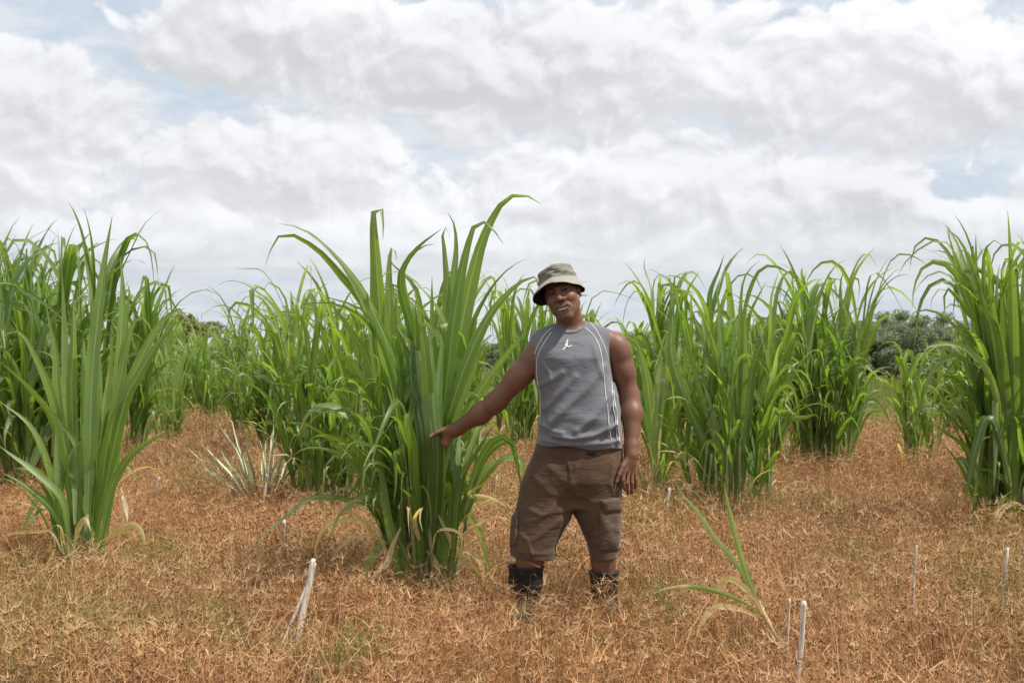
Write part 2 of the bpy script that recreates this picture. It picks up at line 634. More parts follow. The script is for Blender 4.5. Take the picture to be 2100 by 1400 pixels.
def make_grass():
    rng = np.random.default_rng(5)
    protos = [sedge_tuft(100 + k, 60, 0.27, 0.085, 0.0028, 0.55) for k in range(6)]
    protos += [straw_wisp(130, 8, .30), straw_wisp(131, 6, .38), straw_wisp(132, 9, .26, .4), sedge_tuft(133, 44, .27, .10, .0058, .05, 2.2)]
    protos += [sedge_tuft(120, 50, 0.20, 0.08, 0.0036, 0.25, 0.9), sedge_tuft(121, 26, 0.30, 0.07, 0.004, 0.15, 0.5)]
    pts, sc_, ix = [], [], []
    for (y0, y1, dens, s) in ((3.3, 7.2, 120, 1.0), (7.2, 11, 85, 1.1), (11, 16, 52, 1.25), (16, 23, 26, 1.5)):
        w1 = 0.44 * y1 + 2.2
        n = int(dens * 2 * w1 * (y1 - y0))
        p = np.stack([rng.uniform(-w1, w1, n), rng.uniform(y0, y1, n), np.zeros(n)], 1)
        keep = np.abs(p[:, 0]) < 0.44 * p[:, 1] + 2.0
        # thinner where the far meadow begins
        if y0 > 15:
            keep &= rng.random(n) < np.clip((22.5 - p[:, 1]) / 4, 0, 1)
        p = p[keep]
        pts.append(p)
        lump = 0.5 + 0.5 * np.sin(p[:, 0] * 2.1 + np.sin(p[:, 1] * 1.3) * 2) * np.sin(p[:, 1] * 1.9 + p[:, 0])
        sc_.append(s * rng.uniform(0.5, 1.15, len(p)) * (0.82 + 0.32 * lump))
        ix.append(rng.choice(12, len(p), p=[.095] * 6 + [.14, .11, .08, .012, .055, .033]))
    # patches of green weed among the dead sedge, and long straw round them
    for (px, py, rx, ry, n) in ((1390, 1060, .55, .6, 110), (1290, 1130, .22, .35, 60), (1175, 1150, .20, .3, 50), (570, 1005, .5, .8, 150), (470, 1000, .3, .5, 40), (300, 1190, .4, .4, 50),
                                (690, 1200, .2, .3, 26), (1560, 1080, .8, .5, 90), (1400, 1270, .3, .3, 18), (690, 1385, .3, .15, 26), (380, 1330, .5, .2, 30), (1760, 1170, .3, .3, 16), (100, 1300, .4, .3, 26)):
        Yc = 2450 * 1.33 / (py - 730)
        q = np.stack([rng.normal((px - 1050) / F * Yc, rx * .6, n), rng.normal(Yc, ry * .6, n), np.zeros(n)], 1)
        pts.append(q)
        sc_.append(rng.uniform(.6, 1.1, n) * (1 if Yc < 8 else 1.2))
        ix.append(rng.choice([9, 6, 8], n, p=[.62, .23, .15]))
    pts, sc_, ix = np.concatenate(pts), np.concatenate(sc_), np.concatenate(ix)
    n = len(pts)
    # trodden down where the man stands
    sc_ *= 1 - .06 * np.exp(-((pts[:, 0] - .27) / .55) ** 2 - ((pts[:, 1] - 5.6) / .55) ** 2)
    o = scatter('dry_grass', protos, pts, rng.uniform(0, 6.283, n), rng.normal(0, 0.12, (n, 2)), sc_, ix, M_DRYGRASS)
    tag(o, 'knee-low dried brown sedge grass covering the whole field', 'dry grass', kind='stuff')
    # the greener meadow beyond the plot
    protos = [sedge_tuft(140 + k, 46, 0.13, 0.16, 0.007, 0.0, 0.6) for k in range(3)]
    n = 9000
    p = np.stack([rng.uniform(-1, 1, n), 19 + 41 * rng.random(n) ** 1.6, np.zeros(n)], 1)
    p[:, 0] *= 0.48 * p[:, 1] + 3
    o = scatter('meadow_grass', protos, p, rng.uniform(0, 6.283, n), rng.normal(0, .1, (n, 2)), rng.uniform(.7, 1.5, n) * (1 + p[:, 1] / 60), rng.integers(0, 3, n), M_GREENGRASS)
    tag(o, 'short pale green meadow grass beyond the brown plot', 'meadow grass', kind='stuff')


make_grass()


# ------------------------------------------------------------------ far hill and its wood
def foliage_mat(name, c1, c2, c3):
    m, t, out = new_mat(name)
    a = attr(t, 'tint')
    sp = t.nodes.new('ShaderNodeSeparateColor')
    t.links.new(a.outputs['Color'], sp.inputs[0])
    r, g = S(t, sp.outputs[0]), S(t, sp.outputs[1])
    oi = t.nodes.new('ShaderNodeObjectInfo')
    c = mixc(t, r, c1, c2)
    c = mixc(t, S(t, oi.outputs['Random']) * 0.6, c, c3)
    c = mixc(t, g, c, (0.13, 0.10, 0.075))
    d = bsdf(t, c, 0.6, 0.2)
    tr = t.nodes.new('ShaderNodeBsdfTranslucent')
    t.links.new(c, tr.inputs[0])
    mx = t.nodes.new('ShaderNodeMixShader')
    mx.inputs[0].default_value = 0.25
    t.links.new(d.outputs[0], mx.inputs[1])
    t.links.new(tr.outputs[0], mx.inputs[2])
    t.links.new(mx.outputs[0], out.inputs[0])
    return m


M_FOREST = foliage_mat('forest_leaves', (0.17, 0.215, 0.115), (0.29, 0.345, 0.19), (0.25, 0.29, 0.19))
M_DARKTREE = foliage_mat('dark_leaves', (0.022, 0.034, 0.014), (0.050, 0.066, 0.028), (0.045, 0.055, 0.03))
M_BUSH = foliage_mat('bush_leaves', (0.14, 0.17, 0.05), (0.26, 0.27, 0.09), (0.20, 0.20, 0.08))
M_BARK = plain_mat('bark', (0.07, 0.055, 0.045), (0.19, 0.16, 0.13), 18, 0.9, 0.1, 0.6, 0.02)


def leaf_cloud(mb, rng, c, r, n, size, tone):
    """leaf-sized faces spread through a lumpy volume"""
    d = rng.normal(size=(n, 3))
    d /= np.linalg.norm(d, axis=1)[:, None]
    rr = rng.random(n) ** 0.45
    p = c + d * rr[:, None] * np.asarray(r)
    a = rng.normal(size=(n, 3))
    a /= np.linalg.norm(a, axis=1)[:, None]
    b = np.cross(a, rng.normal(size=(n, 3)))
    b /= np.linalg.norm(b, axis=1)[:, None]
    s = size * rng.uniform(0.5, 1.3, n)[:, None]
    V = np.stack([p - a * s * .5, p + b * s * .3, p + a * s * .5, p - b * s * .3], 1).reshape(-1, 3)
    q = np.arange(n * 4).reshape(-1, 4)
    t = np.clip(rng.normal(tone, 0.22, n), 0, 1).repeat(4)
    mb.add(V, q, np.stack([t, t * 0, t * 0], 1))


def tree_proto(seed, H=6.5, lumps=9, n=150, size=0.42, spread=1.0):
    rng = np.random.default_rng(seed)
    mb = MB()
    mb.tube([(0, 0, -.4), (.05, .03, H * .3), (rng.normal(0, .2), 0, H * .75)], [.16, .12, .04], (0.2, 1.0, 0), 6)
    for k in range(lumps):
        a, r = rng.uniform(0, 6.283), rng.uniform(0.2, 1.0) * H * .24 * spread
        z = H * rng.uniform(.20, .88)
        c = np.array((r * math.cos(a), r * math.sin(a), z))
        mb.tube([(0, 0, H * .35), c * (.5, .5, .8), c], [.07, .05, .02], (0.2, 1.0, 0), 4)
        leaf_cloud(mb, rng, c, H * rng.uniform(.09, .17) * np.array((1.25, 1.25, .85)), n, size, rng.uniform(.25, .8))
    return mb


def hill_z(x, y):
    """a low wooded rise to the right, a lower one behind the man, very low on the left"""
    e = lambda cx, cy, rx, ry: np.exp(-((x - cx) / rx) ** 2 - ((y - cy) / ry) ** 2)
    return 1.0 * e(25, 86, 8, 14) + .5 * e(38, 95, 16, 20) + .25 * e(8, 90, 16, 20) + .9 * e(60, 110, 22, 30)


def make_hill():
    xs = np.linspace(-30, 110, 84)
    ys = np.linspace(48, 170, 60)
    X, Y = np.meshgrid(xs, ys, indexing='ij')
    V = np.stack([X, Y, hill_z(X, Y) - 0.03], -1).reshape(-1, 3)
    ny = len(ys)
    i = np.arange(len(xs) - 1)[:, None] * ny
    j = np.arange(ny - 1)[None]
    q = np.stack([i + j, i + ny + j, i + ny + j + 1, i + j + 1], -1).reshape(-1, 4)
    o = link_mesh('hill', mesh_from(V, q), plain_mat('hill_ground', (0.07, 0.075, 0.03), (0.12, 0.11, 0.05), 0.5, 0.9, 0.1))
    tag(o, kind='structure')
    rng = np.random.default_rng(9)
    protos = [tree_proto(200 + k, 4.6 + .35 * k, 11, 330, 0.27) for k in range(5)]
    x = rng.uniform(-3, 75, 2400)
    y = rng.uniform(60, 125, 2400)
    k = (x < .50 * y + 4) & (y > 60 + 12 * np.clip((19 - x) / 14, 0, 1)) & (rng.random(2400) < np.where(x < 14, .55, 1))
    x, y = x[k][:900], y[k][:900]
    p = np.stack([x, y, hill_z(x, y) - .1], 1)
    n = len(p)
    s = rng.uniform(.36, .60, n) * np.where(x < 14, .82, 1.0)
    o = scatter('forest', protos, p, rng.uniform(0, 6.28, n), rng.normal(0, .03, (n, 2)), s, rng.integers(0, 5, n), M_FOREST)
    tag(o, 'dark green wood covering the low hill on the horizon', 'wood', kind='stuff')


make_hill()


def lone_tree(name, x, y, H, mat, seed, label, cat, group=None, wide=1.0, n=260, size=.3, low=.35):
    rng = np.random.default_rng(seed)
    e = empty(name, (x, y, 0), label, cat, group)
    mb = MB()
    b0 = np.array((x, y, 0.))
    mb.tube([b0 + (0, 0, -.1), b0 + (.04 * H / 3, 0, H * .3), b0 + (-.02 * H, 0, H * .6)], [.022 * H, .016 * H, .007 * H], (.2, 1, 0), 8)
    cr = MB()
    for k in range(9):
        a, r = rng.uniform(0, 6.283), rng.uniform(.1, .3) * H * wide
        c = b0 + (r * math.cos(a), r * math.sin(a), H * rng.uniform(low, .88))
        mb.tube([b0 + (0, 0, H * .28), b0 + (c - b0) * (.5, .5, .75), c], [.009 * H, .006 * H, .003 * H], (.2, 1, 0), 5)
        leaf_cloud(cr, rng, c, H * rng.uniform(.10, .17) * np.array((1.2, 1.2, .9)), n, size, rng.uniform(.2, .8))
    link_mesh('trunk', mb.mesh(), M_BARK, e)
    link_mesh('crown', cr.mesh(False), mat, e)


lone_tree('bush', *P(385, 0, 62)[:2], 3.9, M_BUSH, 31, 'pale olive rounded bush poking above the far cane on the left', 'bush', None, 1.0, 300, .22)
lone_tree('tree', *P(435, 0, 84)[:2], 3.9, M_FOREST, 33, 'small dark tree on the horizon just right of the pale olive bush', 'tree', 'trees on the left horizon', 1.2, 300, .25)
lone_tree('tree', *P(471, 0, 96)[:2], 3.7, M_FOREST, 34, 'lowest dark tree on the horizon left of the drooping dark cane', 'tree', 'trees on the left horizon', 1.5, 300, .25)
lone_tree('shrub', *P(1930, 0, 33.0)[:2], .75, M_DARKTREE, 35, 'low dark shrub in the green meadow beyond the lone yellowish clump', 'shrub', None, 1.5, 120, .08, .3)


# ------------------------------------------------------------------ cane clumps
UPV = np.array((0., 0., 1.))


def smooth_path(pts, n):
    """Catmull-Rom through the points, n samples even in length"""
    p = np.asarray(pts, float)
    q = np.concatenate([2 * p[:1] - p[1:2], p, 2 * p[-1:] - p[-2:-1]])
    out = []
    for i in range(1, len(q) - 2):
        t = np.linspace(0, 1, 14, endpoint=False)[:, None]
        a, b, c, d = q[i - 1:i + 3]
        out.append(.5 * (2 * b + (c - a) * t + (2 * a - 5 * b + 4 * c - d) * t ** 2 + (3 * b - a - 3 * c + d) * t ** 3))
    out = np.concatenate(out + [q[-2:-1]])
    s = np.concatenate([[0], np.cumsum(np.linalg.norm(np.diff(out, axis=0), axis=1))])
    u = np.linspace(0, s[-1], n)
    return np.stack([np.interp(u, s, out[:, k]) for k in range(out.shape[1])], 1)


def width_profile(t, blunt=0.0):
    w = np.clip(0.5 + t / 0.30, 0, 1) ** 0.8 * np.clip((1 - t) / 0.46, 0, 1) ** 0.9
    return np.maximum(w, 0.02)


def grow_leaf(mb, rng, base, phi, th0, bend, L, W, tint, seg=14, kink=None, rows=5, tw=None, avoid=None):
    t = np.linspace(0, 1, seg + 1)
    th = th0 + bend * t ** 2.8
    if kink:
        tk, ang = kink
        th = th + ang / (1 + np.exp(-(t - tk) * 42))
    th = np.minimum(th, 3.05)
    ph = phi + rng.normal(0, .25) * t
    d = np.stack([np.sin(th) * np.cos(ph), np.sin(th) * np.sin(ph), np.cos(th)], 1)
    pts = base + np.concatenate([np.zeros((1, 3)), np.cumsum((d[:-1] + d[1:]) * .5 * L / seg, 0)])
    pts[:, 2] = np.maximum(pts[:, 2], 0.03)
    if avoid and (np.any((pts[:, 0] > avoid[0]) & (pts[:, 1] < avoid[1])) or np.any(pts[:, 0] > avoid[2])
                  or np.any((pts[:, 0] > -.50) & (pts[:, 1] < 6.27) & (np.abs(pts[:, 2] - .93) < .24))):
        return
    A = np.stack([-np.sin(ph), np.cos(ph), 0 * ph], 1)
    pts = pts + np.outer(t, rng.normal(0, .012, 3)) * np.sin(t * rng.uniform(8, 16) + rng.uniform(0, 6))[:, None]
    t0, t1 = (rng.normal(0, .6), rng.normal(0, .8)) if tw is None else tw
    ta = t0 + t1 * t
    Nn = np.cross(d, A)
    A = A * np.cos(ta)[:, None] + Nn * np.sin(ta)[:, None]
    mb.ribbon(pts, A, W * width_profile(t), tint, fold=rng.uniform(.2, .5), rows=rows, wave=rng.uniform(0, .05), rng=rng)


def traced_leaf(mb, rng, pix, Y0, Y1, wpx, tint, conv=None, twist=0.5, seg=24, blunt=False, Ys=None):
    """a blade through photo points, running from depth Y0 at its root to Y1 at its tip"""
    pix = [conv(*p) if conv else p for p in pix]
    n = len(pix)
    cum = np.concatenate([[0], np.cumsum([math.dist(pix[i], pix[i + 1]) for i in range(n - 1)])])
    cum /= cum[-1]
    pts = smooth_path([P(x, y, Ys[i] if Ys else Y0 + (Y1 - Y0) * c) for i, ((x, y), c) in enumerate(zip(pix, cum))], seg + 1)
    t = np.linspace(0, 1, seg + 1)
    T = np.gradient(pts, axis=0)
    T /= np.linalg.norm(T, axis=1)[:, None]
    view = pts - np.array((0, 0, CAM_H))
    view /= np.linalg.norm(view, axis=1)[:, None]
    A = np.cross(T, view)
    A /= np.linalg.norm(A, axis=1)[:, None]
    B = np.cross(T, A)
    if rng.random() < .5:
        A, B = -A, -B
    a = .7 * rng.uniform(-twist, twist) + rng.uniform(-twist, twist) * 1.2 * t
    A = A * np.cos(a)[:, None] + B * np.sin(a)[:, None]
    w = 1.06 * wpx / F * (Y0 + Y1) / 2
    prof = np.clip(0.30 + t / 0.55, 0, 1) * (np.clip((1 - t) / 0.30, 0.03, 1) ** 0.9 if blunt else np.clip((1 - t) / 0.36, 0.02, 1) ** 0.9)
    # where the blade folds over and hangs, the tint pales: sun and gloss on its upper side painted in
    tt = np.tile(np.array(tint, float), (seg + 1, 1))
    over = np.clip((-.05 - T[:, 2]) / .35, 0, 1) * (t > .3) * (tint[0] > .12)
    tt[:, 0] = tt[:, 0] * (1 - over) + .92 * over
    mb.ribbon(pts, A, w * prof, tt.repeat(5, 0), fold=rng.uniform(.18, .4), wave=rng.uniform(0.0, .05), rng=rng)


def leaf_tint(rng, tone, dry=0.0):
    return (np.clip(rng.normal(tone, .26), 0, 1), dry, np.clip(rng.normal(.25, .25), 0, 1))


def cane_clump(label, px, Y, H, nsh, spread, seed, W=0.055, tone=.45, nleaf=8, hero=None, hero_dry=None, droop=1.0, kinks=.3, stemf=.42, lean=(0, 0),
               group='cane grass clumps in the field', rows=5, dryn=10, near=True, maxlean=.30, tallvar=.18, avoid=None, back=0.0, low=.20):
    rng = np.random.default_rng(seed)
    bx = (px - 1050) / F * Y
    e = empty('cane_clump', (bx, Y, 0), label, 'cane clump', group)
    leaf, dry = MB(), MB()

    def add_stalk(st, r0, r1):
        mb = MB()
        mb.tube(st, np.linspace(r0, r1, len(st)), (.5, .3, .2), 6)
        link_mesh('stalk', mb.mesh(), M_STALK, e)

    for s in range(nsh):
        a = rng.uniform(0, 6.283)
        r = math.sqrt(rng.random())
        b = np.array((bx + spread * r * math.cos(a), Y + back + spread * r * math.sin(a), -.02))
        ln = .62 * maxlean * r * rng.uniform(.5, 1.2)
        tilt = np.array((math.cos(a) * ln + lean[0], math.sin(a) * ln + lean[1], 1.0))
        tilt /= np.linalg.norm(tilt)
        Hs = H * np.clip(rng.normal(1 - tallvar * .6, tallvar), .5, 1.04)
        Ls = Hs * stemf * 1.45 * rng.uniform(.85, 1.1)
        n = 6
        tt = np.linspace(0, 1, n)[:, None]
        bow = np.array((rng.normal(0, .03), rng.normal(0, .03), 0)) * np.sin(tt * math.pi)
        st = b + tilt * Ls * tt + bow
        add_stalk(st, .014, .008)
        phis = rng.uniform(0, 6.283)
        nl = max(3, int(nleaf * 1.7 * rng.uniform(.75, 1.25)))
        th_st = math.acos(tilt[2])
        for i in range(nl):
            f = min(max((i + rng.uniform(-.3, .3)) / max(1, nl - 1), 0), 1)
            at = b + tilt * Ls * (low + (1 - low) * f)
            phi = phis + (i % 2) * math.pi + rng.normal(0, .5)
            if rng.random() < .35:
                phi = a + rng.normal(0, .5)
            th0 = th_st * .6 + rng.uniform(.06, .30)
            bend = droop * rng.uniform(.6, 2.6)
            if f > .72:
                Lf = (Hs - at[2]) * rng.uniform(.95, 1.3)
                th0 *= .6
                bend *= .85
            else:
                Lf = H * rng.uniform(.24, .48)
            kk = (rng.uniform(.55, .85), rng.uniform(1.2, 2.4)) if rng.random() < kinks else None
            if kk:
                Lf *= 1.2
            grow_leaf(leaf, rng, at, phi, th0, bend, Lf, 1.12 * W * rng.uniform(.45, 1.2), leaf_tint(rng, tone, rng.choice([0, 0, 0, 0, 0, 0, 0, .07])), 14 if near else 9, kk, rows, None, avoid)
    for k in range(dryn):
        a = rng.uniform(0, 6.283)
        at = np.array((bx + spread * math.cos(a) * .9, Y + spread * math.sin(a) * .9, rng.uniform(.05, .42)))
        grow_leaf(dry, rng, at, a + rng.normal(0, .6), rng.uniform(.3, 1.0), rng.uniform(1.2, 2.4), rng.uniform(.35, .75), W * rng.uniform(.25, .6),
                  (rng.uniform(.2, .8), 1.2, 0), 12, None, 3)
    for h in hero or ():
        traced_leaf(leaf, rng, **h)
    if hero:
        for k in range(7):
            a = rng.uniform(0, 6.283)
            b = np.array((bx + spread * .8 * math.cos(a), Y + spread * .8 * math.sin(a), -.02))
            st = b + np.outer(np.linspace(0, 1, 6), (rng.normal(0, .05) + lean[0], rng.normal(0, .05), H * rng.uniform(.25, .36)))
            add_stalk(st, .016, .009)
    for h in hero_dry or ():
        traced_leaf(dry, rng, **h)
    link_mesh('foliage', leaf.mesh(), M_LEAF, e)
    if dry.n:
        link_mesh('dry_leaves', dry.mesh(), M_LEAF, e)
    return e


def Z(scale, ox, oy):
    return lambda x, y: (ox + x / scale, oy + y / scale)


Z5, Z6, Z7, Z8 = Z(2.692, 520, 380), Z(3.112, 600, 850), Z(3.256, 0, 430), Z(3.11, 0, 800)
Z1, Z2, Z3, Z4, Z55 = Z(3.684, 1250, 520), Z(3.684, 1250, 800), Z(3.685, 1700, 420), Z(3.89, 1700, 760), Z(2.625, 1300, 1000)
_hr = np.random.default_rng(77)


def heroes(conv, Y, rows, scale, tone=.45, dry=0.0, twist=.5, dY=.25):
    """rows: (points, width in zoom px[, tone[, hue]])"""
    out = []
    for r in rows:
        to = r[2] if len(r) > 2 else np.clip(_hr.normal(tone, .38), 0, 1)
        hu = r[3] if len(r) > 3 else np.clip(_hr.normal(.3, .2), 0, 1)
        y0 = Y + _hr.uniform(-.14, .14)
        out.append(dict(pix=r[0], Y0=y0, Y1=y0 + _hr.uniform(-dY, dY), wpx=(1.35 if dry > 1 else 1) * r[1] / scale, tint=(to, dry, hu), conv=conv, twist=twist))
    return out


YC = 6.45
main = heroes(Z5, YC, [
    ([(760, 1900), (715, 1200), (690, 700), (668, 350), (662, 180), (669, 124), (688, 110), (707, 132), (716, 200), (714, 300)], 92, .35),
    ([(980, 1900), (1060, 1200), (1130, 900), (1190, 600), (1250, 350), (1310, 200), (1380, 90), (1460, 50), (1540, 70), (1590, 105)], 86, .5),
    ([(960, 1900), (1060, 1150), (1100, 800), (1155, 450), (1215, 230), (1250, 198), (1300, 220), (1340, 265), (1378, 322)], 66, .55),
    ([(960, 1700), (1085, 900), (1095, 600), (1118, 360), (1108, 220), (1072, 150)], 58, .5),
    ([(950, 1700), (1050, 900), (1068, 600), (1052, 350), (1040, 245), (1065, 235), (1085, 290)], 62, .5),
    ([(860, 1900), (800, 1250), (720, 900), (600, 640), (500, 520), (380, 380), (270, 300), (190, 270), (120, 295), (90, 370), (65, 440)], 50, .3),
    ([(870, 1900), (820, 1250), (740, 900), (620, 620), (520, 470), (400, 340), (300, 260), (210, 220), (140, 212)], 52, .45),
    ([(920, 1500), (890, 900), (812, 560), (840, 430), (920, 330), (1040, 240)], 46, .4),
    ([(920, 1500), (880, 900), (822, 520), (850, 420), (920, 345), (1000, 323)], 50, .4),
    ([(960, 1900), (1040, 1450), (1150, 1050), (1290, 740), (1400, 600), (1480, 530), (1560, 505), (1600, 540)], 62, .55),
    ([(980, 1900), (1080, 1450), (1180, 1250), (1280, 1090), (1400, 930), (1520, 800)], 56, .5),
    ([(970, 1800), (1130, 1200), (1200, 900), (1230, 720), (1272, 635)], 56, .45),
    ([(880, 1900), (850, 1200), (800, 800), (770, 620), (765, 545), (800, 550), (830, 620), (850, 690)], 66, .55),
    ([(880, 1900), (860, 1390), (850, 1100), (800, 800), (785, 650), (800, 590)], 84, .3),
    ([(920, 1900), (930, 1390), (920, 1100), (905, 850), (890, 640)], 78, .35),
    ([(930, 1900), (960, 1390), (990, 1000), (985, 700), (985, 500)], 50, .5),
    ([(900, 1800), (870, 1390), (840, 1150), (815, 1020), (800, 965), (775, 985), (772, 1090)], 62, .5),
    ([(820, 1500), (760, 900), (748, 450), (772, 335), (792, 420)], 56, .4),
    ([(800, 1900), (700, 1390), (640, 1000), (560, 840), (480, 720), (400, 620)], 66, .6, .1),
    ([(850, 1800), (740, 1300), (650, 1160), (540, 980), (470, 940), (420, 1000), (400, 1100)], 50, .5),
    ([(860, 1800), (650, 1390), (560, 1290), (470, 1230), (380, 1215), (300, 1260), (240, 1390)], 55, .45),
    ([(900, 1800), (960, 1300), (945, 900), (920, 770), (950, 760), (1000, 820), (1055, 890)], 60, .6),
    ([(900, 1800), (900, 1200), (920, 900), (940, 860), (1010, 880), (1100, 960)], 52, .55),
    ([(930, 1900), (1000, 1390), (1030, 1000), (1060, 750), (1070, 700), (1120, 620), (1210, 545), (1290, 485)], 30, .5),
    ([(880, 1900), (840, 1390), (760, 1000), (740, 740), (720, 600), (745, 620)], 70, .4),
    ([(930, 1900), (960, 1300), (950, 1050), (930, 800), (905, 600), (860, 520), (770, 440), (740, 380)], 50, .5),
    ([(860, 1900), (780, 1390), (700, 1100), (650, 800), (625, 600), (660, 640)], 60, .35),
    ([(920, 1900), (905, 1500), (880, 1250), (868, 960), (845, 900), (870, 880), (905, 930)], 90, .25),
    ([(900, 1900), (1010, 1390), (1120, 1150), (1170, 960), (1100, 955), (960, 985)], 30, .5),
    ([(880, 1900), (800, 1500), (740, 1230), (770, 1188), (740, 1210), (705, 1330)], 46, .6),
    ([(870, 1900), (690, 1300), (640, 1200), (615, 1120), (585, 1110), (610, 1290)], 40, .55),
    ([(960, 1800), (1100, 1300), (1200, 1050), (1260, 900), (1310, 860), (1300, 930)], 52, .5),
], 2.692, .42, dY=.3)
main += heroes(Z6, YC - .05, [
    ([(905, 1150), (890, 640), (850, 500), (800, 400), (765, 270), (738, 198)], 66, .62, .1),
    ([(720, 1150), (690, 700), (700, 560), (720, 445)], 48, .6, .1),
    ([(960, 1100), (970, 720), (940, 600), (905, 510), (868, 490), (850, 530)], 62, .62, .2),
    ([(940, 1150), (960, 430), (1030, 370), (1110, 310), (1160, 270), (1270, 120)], 46, .4),
    ([(1010, 1150), (1040, 700), (1070, 450), (1100, 350), (1180, 230), (1290, 50)], 44, .4),
    ([(790, 1000), (640, 440), (560, 480), (420, 540), (300, 640), (230, 790)], 46, .5, .05),
    ([(800, 1000), (500, 590), (420, 560), (290, 530), (170, 525), (80, 550), (-60, 660), (-280, 850)], 34, .5),
    ([(760, 1100), (670, 750), (590, 800), (520, 880), (465, 1020), (430, 1180), (360, 1330)], 56, .45, .05),
    ([(960, 1150), (1040, 600), (1090, 600), (1150, 670), (1210, 780), (1240, 930), (1270, 1060), (1240, 1240)], 36, .6, .1),
    ([(700, 1100), (600, 620), (560, 350), (525, 360), (500, 460)], 50, .5),
    ([(830, 1150), (770, 900), (740, 600), (650, 400), (560, 240), (430, 170), (330, 110)], 48, .6, .0),
    ([(840, 1150), (600, 640), (430, 330), (280, 240), (100, 210), (0, 260)], 40, .6, .0),
    ([(850, 1150), (860, 800), (870, 500), (850, 200), (810, -100)], 60, .25),
    ([(890, 1150), (930, 800), (930, 500), (900, 250), (850, 0), (810, -200)], 58, .25),
    ([(800, 1150), (760, 800), (750, 500), (700, 200), (620, -100)], 58, .3),
], 3.112, .42, dY=.15)
main_dry = heroes(Z6, YC - .12, [
    ([(930, 640), (960, 700), (1000, 780), (1050, 880), (1130, 950), (1200, 1030), (1215, 1120)], 26, .7),
    ([(1040, 860), (1130, 880), (1190, 920), (1220, 1020), (1215, 1130)], 22, .7),
    ([(715, 690), (695, 780), (705, 870), (700, 960), (690, 1040)], 32, .8),
    ([(690, 720), (640, 830), (600, 950), (530, 1010), (510, 1100)], 24, .7),
    ([(870, 640), (905, 700), (890, 780), (870, 860), (920, 960), (930, 1030), (880, 1130)], 26, .6),
    ([(1030, 640), (1060, 570), (1100, 530), (1200, 520), (1320, 560), (1420, 640)], 18, .3),
    ([(560, 700), (480, 680), (400, 668), (280, 680), (190, 740), (150, 840), (150, 930)], 17, .4),
    ([(600, 820), (560, 790), (480, 770), (380, 790), (300, 850), (240, 930)], 14, .2),
    ([(850, 780), (770, 800), (720, 900), (740, 1050), (770, 1180)], 16, .6),
], 3.112, dry=1.2, dY=.1)
for pix_, Ys_, w_, to_ in (
        ([(876, 1190), (884, 1040), (888, 940), (886, 893), (878, 830), (862, 740), (850, 660), (846, 610)], (6.40, 6.28, 6.20, 6.176, 6.20, 6.26, 6.32, 6.36), 25, .25),
        ([(884, 1190), (894, 1040), (897, 940), (894, 893), (888, 830), (884, 740), (880, 670), (884, 640)], (6.42, 6.28, 6.20, 6.182, 6.20, 6.25, 6.30, 6.30), 24, .4),
        ([(870, 1190), (876, 1040), (879, 940), (877, 893), (866, 830), (846, 760), (826, 700), (812, 660)], (6.38, 6.28, 6.21, 6.186, 6.22, 6.28, 6.33, 6.38), 26, .2),
        ([(890, 1190), (901, 1040), (902, 950), (898, 897), (896, 830), (902, 760), (906, 700), (898, 650)], (6.42, 6.28, 6.21, 6.190, 6.20, 6.26, 6.30, 6.34), 22, .45),
        ([(866, 1190), (868, 1040), (870, 940), (868, 890), (860, 820), (852, 740), (834, 640), (830, 570)], (6.38, 6.28, 6.22, 6.195, 6.24, 6.28, 6.33, 6.38), 27, .3)):
    main.append(dict(pix=pix_, Y0=6.3, Y1=6.3, wpx=w_, tint=(to_, 0, .1), twist=.25, Ys=Ys_))
cane_clump('tall central clump of broad green cane blades gripped by the man', 868, YC, 1.80, 14, .14, 1, .040, .45, 9, main, main_dry, 1.25, .45, .36, dryn=18, avoid=(-.10, 6.35, .12), back=.06, low=.42, maxlean=.5)

